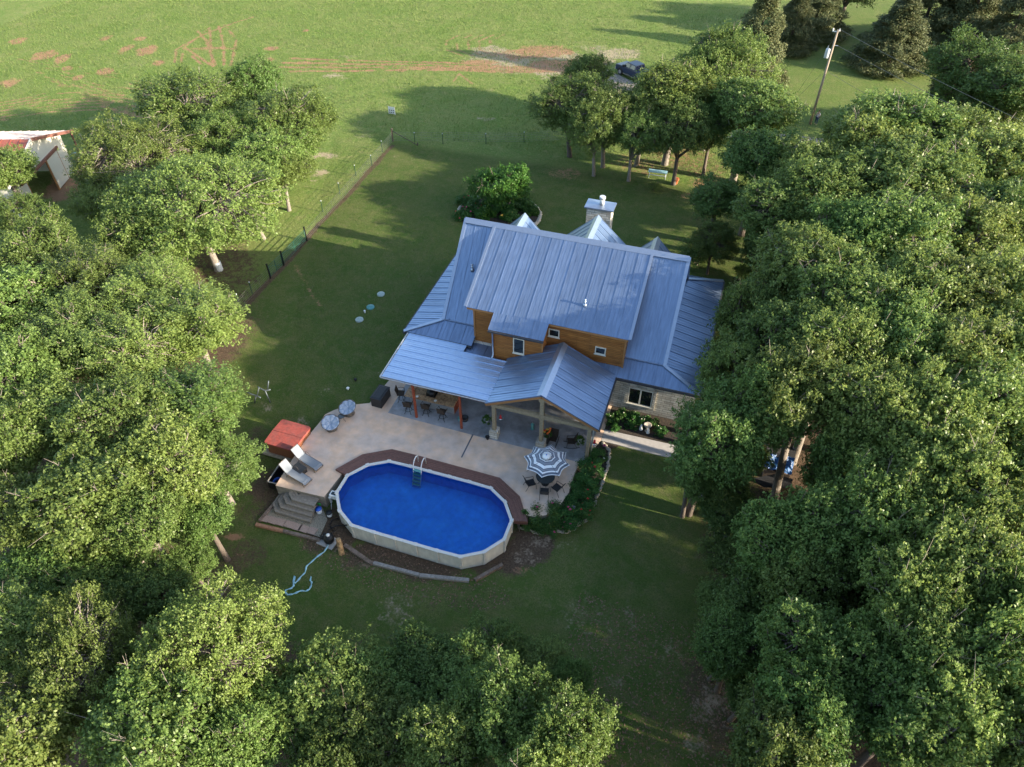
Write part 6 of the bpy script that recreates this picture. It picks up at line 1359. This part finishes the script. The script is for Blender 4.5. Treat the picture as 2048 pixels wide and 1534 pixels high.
r=MB(); roofplane(r,[S(pk,-.5,6.15),S(pk,14,6.15),S(-1.2,14,4.35),S(-1.2,-.5,4.35)],tuple(u),.9,3,.05); r.build('red_roof','barnred',barn)
r=MB(); roofplane(r,[S(pk,-.5,6.15),S(pk,14,6.15),S(Lw+1.9,14,3.65),S(Lw+1.9,-.5,3.65)],tuple(u),.9,3,.05); r.build('pale_roof','barnpink',barn)
m=MB(); m.bar(S(pk,-.53,6.1),S(Lw+1.9,-.53,3.6),.1,.3); m.bar(S(Lw+1.7,-.3,0),S(Lw+1.7,-.3,3.6),.15); m.build('fascia','barntrim',barn); m=MB(); m.bar(S(pk,-.53,6.1),S(-1.2,-.53,4.3),.1,.25); m.build('fascia','barnwall',barn)
m=MB(); m.bar(S(1.2,-.16,3.4),S(9.3,-.16,3.4),.2,.28); m.build('door_track','barntrim',barn)
m=MB(); m.slab([S(6.65,-.14,.1),S(8.9,-.14,.1),S(8.9,-.14,3.3),S(6.65,-.14,3.3)],.05); m.build('sliding_door','barnwall',barn); m=MB(); m.slab([S(0.1,-.14,.1),S(2.05,-.14,.1),S(2.05,-.14,3.3),S(0.1,-.14,3.3)],.05); m.build('sliding_door','barnwall',barn)
for A,B,wd in ((S(6.55,-.1,0),S(6.55,-.1,3.25),.14),(S(8.9,-.18,0.1),S(8.9,-.18,3.3),.05),(S(2.1,-.18,.1),S(2.1,-.18,3.3),.07)): m=MB(); m.bar(A,B,wd); m.build('door_post','cedar',barn)
p=atg(153,318,.3); t_=thing('green_tank','green plastic tank at the far corner of the barn','tank',(p.x,p.y,gz(p.x,p.y))); m=MB(); m.lathe([(.45,0),(.5,.1),(.5,.8),(.42,.9),(.15,1.),(.001,1.)],(0,0,0),18); m.build('tank_body','teal',t_)
# ================================================================= UTILITY POLE
pb_=atg(1620,248); PZ=10.7; tpx,tpy=pb_.x,pb_.y
pole=thing('utility_pole','tall wooden utility pole with grey transformer beside the person','utility pole',(tpx,tpy,0),world=True)
topv=Vector((tpx,tpy,PZ))
m=MB(); m.tube([(tpx,tpy,-.3),(tpx,tpy,PZ)],.17,10,.11); m.build('shaft','pole',pole)
m=MB(); m.bar((tpx-.55,tpy,PZ-.2),(tpx+.15,tpy,PZ-.2),.1); m.build('bracket','whitemetal',pole)
for x in (-.5,.18): m=MB(); m.lathe([(.05,0),(.1,.05),(.05,.1),(.1,.15),(.05,.2),(.04,.28)],(tpx+x,tpy,PZ-.15),10); m.build('insulator','white',pole)
m=MB(); m.lathe([(.001,0),(.24,.02),(.25,.1),(.25,.95),(.22,1.02),(.001,1.05)],(tpx-.42,tpy-.05,PZ-3.05),16); tf=m.build('transformer','whitemetal',pole); m=MB(); m.lathe([(.04,0),(.07,.06),(.04,.12),(.06,.18),(.03,.3)],(tpx-.5,tpy-.05,PZ-2.),8); m.build('bushing','whitemetal',tf)
m=MB(); m.bar((tpx-.2,tpy,PZ-2.6),(tpx+.1,tpy,PZ-2.6),.08); m.bar((tpx,tpy,PZ-1.65),(tpx+.5,tpy,PZ-1.65),.06); m.build('bracket','whitemetal',pole)
def sag(a,b,s,n=24): return [a.lerp(b,i/n)+Vector((0,0,-s*4*(i/n)*(1-i/n))) for i in range(n+1)]
def cable(a,b,s,label,r_=.02):
    m=MB(); m.tube(sag(Vector(a),Vector(b),s),r_,5); tag(m.build('power_line','wire'),label,'cable','cables on the utility pole')
e1=at(2048,236,9.6); e2=at(2048,271,8.2); e3=at(1802,218,6.)
ext=lambda a,b,k:(Vector(a)+(Vector(b)-Vector(a))*k)
cable((tpx+.2,tpy,PZ+.05),ext((tpx+.2,tpy,PZ),e1,1.5),.35,'upper power line running from the pole top to the right edge')
cable((tpx+.5,tpy,PZ-1.65),ext((tpx+.5,tpy,PZ-1.65),e2,1.5),.35,'second power line running right below the top one')
cable((tpx,tpy,PZ-4.4),ext((tpx,tpy,PZ-4.4),e3,1.6),.3,'low dark service line leaving the pole to the right',.015)
g_=at(1585,200,0); cable((tpx,tpy,PZ-.5),(g_.x,g_.y,0),.0,'straight guy wire slanting down left of the pole',.012)
g_=at(1600,215,0); cable((tpx,tpy,PZ-4.3),(g_.x-2,g_.y-2,0),.0,'lower guy wire slanting down left of the pole',.012)
# ================================================================= VEHICLES
def pickup(label,x,y,rz):
    t_=thing('pickup_truck',label,'pickup truck',(x,y,gz(x,y)+.05),rz)     # front toward +X
    m=MB()
    def prof(pts,w_,inset=0.):   # side profile extruded across
        n=len(pts); vs=[(px,-w_,pz) for px,pz in pts]+[(px,w_,pz) for px,pz in pts]
        return vs,[tuple(range(n))[::-1] if False else tuple(range(n)),tuple(range(n,2*n))[::-1]]+[((i+1)%n,i,n+i,n+(i+1)%n) for i in range(n)]
    m.add(*prof([(-2.95,.55),(2.9,.5),(2.95,.95),(2.85,1.22),(1.45,1.34),(-2.95,1.3)],.98)); b_=m.build('body','carblue',t_)
    bv=b_.modifiers.new('Bevel','BEVEL'); bv.width=.07; bv.segments=3
    m=MB(); m.hexa([(-1.0,-.93,1.32),(1.45,-.93,1.32),(1.45,.93,1.32),(-1.0,.93,1.32),(-.85,-.76,1.92),(.7,-.76,1.95),(.7,.76,1.95),(-.85,.76,1.92)]); cb=m.build('cab','carblue',t_); bv=cb.modifiers.new('Bevel','BEVEL'); bv.width=.05; bv.segments=2
    m=MB(); m.hexa([(.8,-.72,1.9),(1.4,-.86,1.4),(1.43,-.86,1.4),(.83,-.72,1.93),(.8,.72,1.9),(1.4,.86,1.4),(1.43,.86,1.4),(.83,.72,1.93)]); m.build('windscreen','pane',t_)
    for s in (-1,1):
        for xa,xb in ((-.8,.1),(.2,1.15)): m=MB(); m.hexa([(xa,s*.93,1.4),(xb,s*.93,1.4),(xb,s*.95,1.4),(xa,s*.95,1.4),(xa+.05,s*.785,1.85),(xb-.25,s*.785,1.85),(xb-.25,s*.81,1.85),(xa+.05,s*.81,1.85)]); m.build('side_window','pane',t_)
        m=MB(); m.box(2.86,2.97,s*.75-.17,s*.75+.17,.85,1.1); m.build('headlight','chrome',t_)
        m=MB(); m.box(-1.2,1.3,s*1.0-.05,s*1.0+.05,.42,.5); m.build('side_step','chrome',t_)
        m=MB(); m.box(1.1,1.35,s*1.12-.1,s*1.12+.1,1.35,1.58); m.build('mirror','black',t_)
        for xw in (-1.9,1.95):
            m=MB(); m.tube([(xw,s*.78,.42),(xw,s*1.02,.42)],.42,22); w_=m.build('wheel','tyre',t_); m=MB(); m.tube([(xw,s*1.0,.42),(xw,s*1.03,.42)],.25,16); m.build('rim','chrome',w_)
            m=MB(); m.tube([(xw+.5*math.cos(a),s*1.0,.45+.5*math.sin(a)) for a in [PI*i/10 for i in range(11)]],.05,6); m.build('wheel_arch','black',t_)
    m=MB(); m.box(2.9,2.98,-.55,.55,.72,1.1); m.build('grille','chrome',t_); m=MB(); m.box(2.88,3.05,-.95,.95,.5,.68); m.build('bumper','chrome',t_)
    m=MB(); m.box(-2.85,-1.1,-.8,.8,1.301,1.31); m.build('bed_liner','dark',t_)
    return t_
wf_=atg(1240,144,.4); dd=Vector((-.8,.6,0)); ctr=Vector((wf_.x,wf_.y,0))-dd*1.95+Vector((.6,.8,0))*.95
pickup('dark blue pickup truck partly hidden by the yard oaks',ctr.x,ctr.y,math.atan2(dd.y,dd.x))
p=atg(1385,150,.8); t_=thing('parked_car','white car barely visible through the drive oaks','car',(p.x,p.y,gz(p.x,p.y)+.05),.5)
m=MB(); m.hexa([(-2.3,-.9,.35),(2.3,-.9,.35),(2.3,.9,.35),(-2.3,.9,.35),(-2.25,-.88,.95),(2.2,-.85,.85),(2.2,.85,.85),(-2.25,.88,.95)]); b_=m.build('body','carwhite',t_); bv=b_.modifiers.new('Bevel','BEVEL'); bv.width=.1; bv.segments=3
m=MB(); m.hexa([(-1.9,-.84,.94),(1.1,-.82,.9),(1.1,.82,.9),(-1.9,.84,.94),(-1.4,-.66,1.45),(.3,-.66,1.45),(.3,.66,1.45),(-1.4,.66,1.45)]); m.build('cabin','pane',t_); m=MB(); m.box(-1.35,.25,-.66,.66,1.45,1.49); m.build('roof','carwhite',t_)
for s in (-1,1):
    for xw in (-1.4,1.45): m=MB(); m.tube([(xw,s*.72,.33),(xw,s*.93,.33)],.33,18); m.build('wheel','tyre',t_)
# ================================================================= PERSON
p=atg(1631,249); 
def person(x,y,rz,label):
    t_=thing('person',label,'person',(x,y,gz(x,y)+.02),rz)
    V_=[(0,0,.92,.15),(0,0,1.12,.14),(0,.01,1.32,.165),(0,.0,1.46,.09),(0,0,1.53,.055),(0,.01,1.62,.095),(0,.01,1.7,.085),
        (-.1,0,.86,.1),(-.11,.03,.5,.07),(-.12,-.02,.1,.045),(-.12,.12,.04,.04),
        (.1,0,.86,.1),(.13,.02,.5,.07),(.15,-.03,.1,.045),(.15,.11,.04,.04),
        (-.19,0,1.4,.06),(-.25,.0,1.14,.045),(-.2,.16,.98,.035),(-.18,.22,.95,.03),
        (.19,0,1.4,.06),(.27,.02,1.14,.045),(.24,.17,1.0,.035),(.22,.23,.97,.03)]
    Ed=[(0,1),(1,2),(2,3),(3,4),(4,5),(5,6),(0,7),(7,8),(8,9),(9,10),(0,11),(11,12),(12,13),(13,14),(2,15),(15,16),(16,17),(17,18),(2,19),(19,20),(20,21),(21,22)]
    def skin(nm,idx,mat,grow=1.,root=0):
        mp={v:i for i,v in enumerate(idx)}; me=bpy.data.meshes.new(nm); me.from_pydata([V_[i][:3] for i in idx],[(mp[a],mp[b]) for a,b in Ed if a in mp and b in mp],[]); o=bpy.data.objects.new(nm,me); COL.objects.link(o); o.parent=t_
        sk2=o.modifiers.new('Skin','SKIN'); 
        for i,v in enumerate(idx): me.skin_vertices[0].data[i].radius=(V_[v][3]*grow,V_[v][3]*grow*.85)
        me.skin_vertices[0].data[mp[root]].use_root=True; ss=o.modifiers.new('Subdivision','SUBSURF'); ss.levels=1; ss.render_levels=2; me.materials.append(MT[mat]); return o
    skin('body',list(range(23)),'skin'); skin('shirt',[0,1,2,15,16,19,20],'shirt',1.16,1); skin('trousers',[0,7,8,9,11,12,13],'jeans',1.18,0)
    m=MB(); m.ball((0,-.01,1.69),.1,8,.9); m.build('hair','hair',t_)
person(p.x,p.y,2.4,'person in a pale patterned shirt and dark jeans standing by the utility pole')
# ================================================================= GRASS TUFTS AND LEAF LITTER
def scatter(name,label,cat,n,rect,ls,mat,cond,seed,up=1.2,zoff=.0,w=.12):
    r=np.random.RandomState(seed); x=r.uniform(rect[0],rect[1],n); y=r.uniform(rect[2],rect[3],n); k=cond(x,y); x=x[k];y=y[k]; n=len(x)
    z=-.06-1.04*(1-smn(23.5,33.5,y))-.5*(1-smn(0,20,y))+zoff
    a=r.uniform(0,6.28,n); lean=r.uniform(.1,.9,n); d=np.stack([np.cos(a)*lean,np.sin(a)*lean,np.full(n,up)],1); d/=np.linalg.norm(d,axis=1,keepdims=True); s=np.stack([-np.sin(a),np.cos(a),np.zeros(n)],1)
    L=ls*r.uniform(.5,1.3,n)[:,None]; B=np.stack([x,y,z],1); W=L*w
    v=np.stack([B-s*W,B+s*W,B+d*L+s*W*.3,B+d*L-s*W*.3],1).reshape(-1,3)
    o=bpy.data.objects.new(name,quadmesh(name,v,mat)); COL.objects.link(o); tag(o,label,cat,None,'stuff'); return o
MT['grassb']=leafmat('grass_blade',(.1,.17,.033),(.19,.235,.075),.3,.6)
MT['lawnb']=leafmat('lawn_blade',(.06,.105,.022),(.12,.145,.048),.3,.6)
MT['lit']=leafmat('dead_leaf',(.14,.09,.05),(.24,.17,.11),.1,.7)
inside=lambda x,y:(x>-58)&(y<72)
scatter('pasture_grass','rough pasture grass beyond the fence','grass',170000,(-115,5,60,135),.24,'grassb',lambda x,y:(y>73.5)|((x<-46)&(y>42)&(x<-44-(y-42)*.0)),1,zoff=-.03)
YD=lambda x,y:(y>12)&(y<73)&(x<8)&~((x>-20.6)&(x<1.6)&(y>36)&(y<50))&~((x>-23.4)&(x<-2.9)&(y>20.6)&(y<36.8))&~((x>-5)&(x<4.5)&(y>29.8)&(y<37))&(x>-24-(y-20)*.42)
scatter('lawn_grass','short mown lawn around the house and pool','grass',380000,(-47,8,12,73),.1,'lawnb',YD,3,.8,-.01,.1)
scatter('fallen_leaves','brown fallen leaves on the bare soil under the trees','leaves',26000,(-24,12,8,30),.11,'lit',lambda x,y:(((x+13.8)**2/49+(y-20.2)**2/3.2<1)&(y<21.1))|((x>-3)&(x<12)&(y<22)&(y>8)),2,.15,.01,.35)
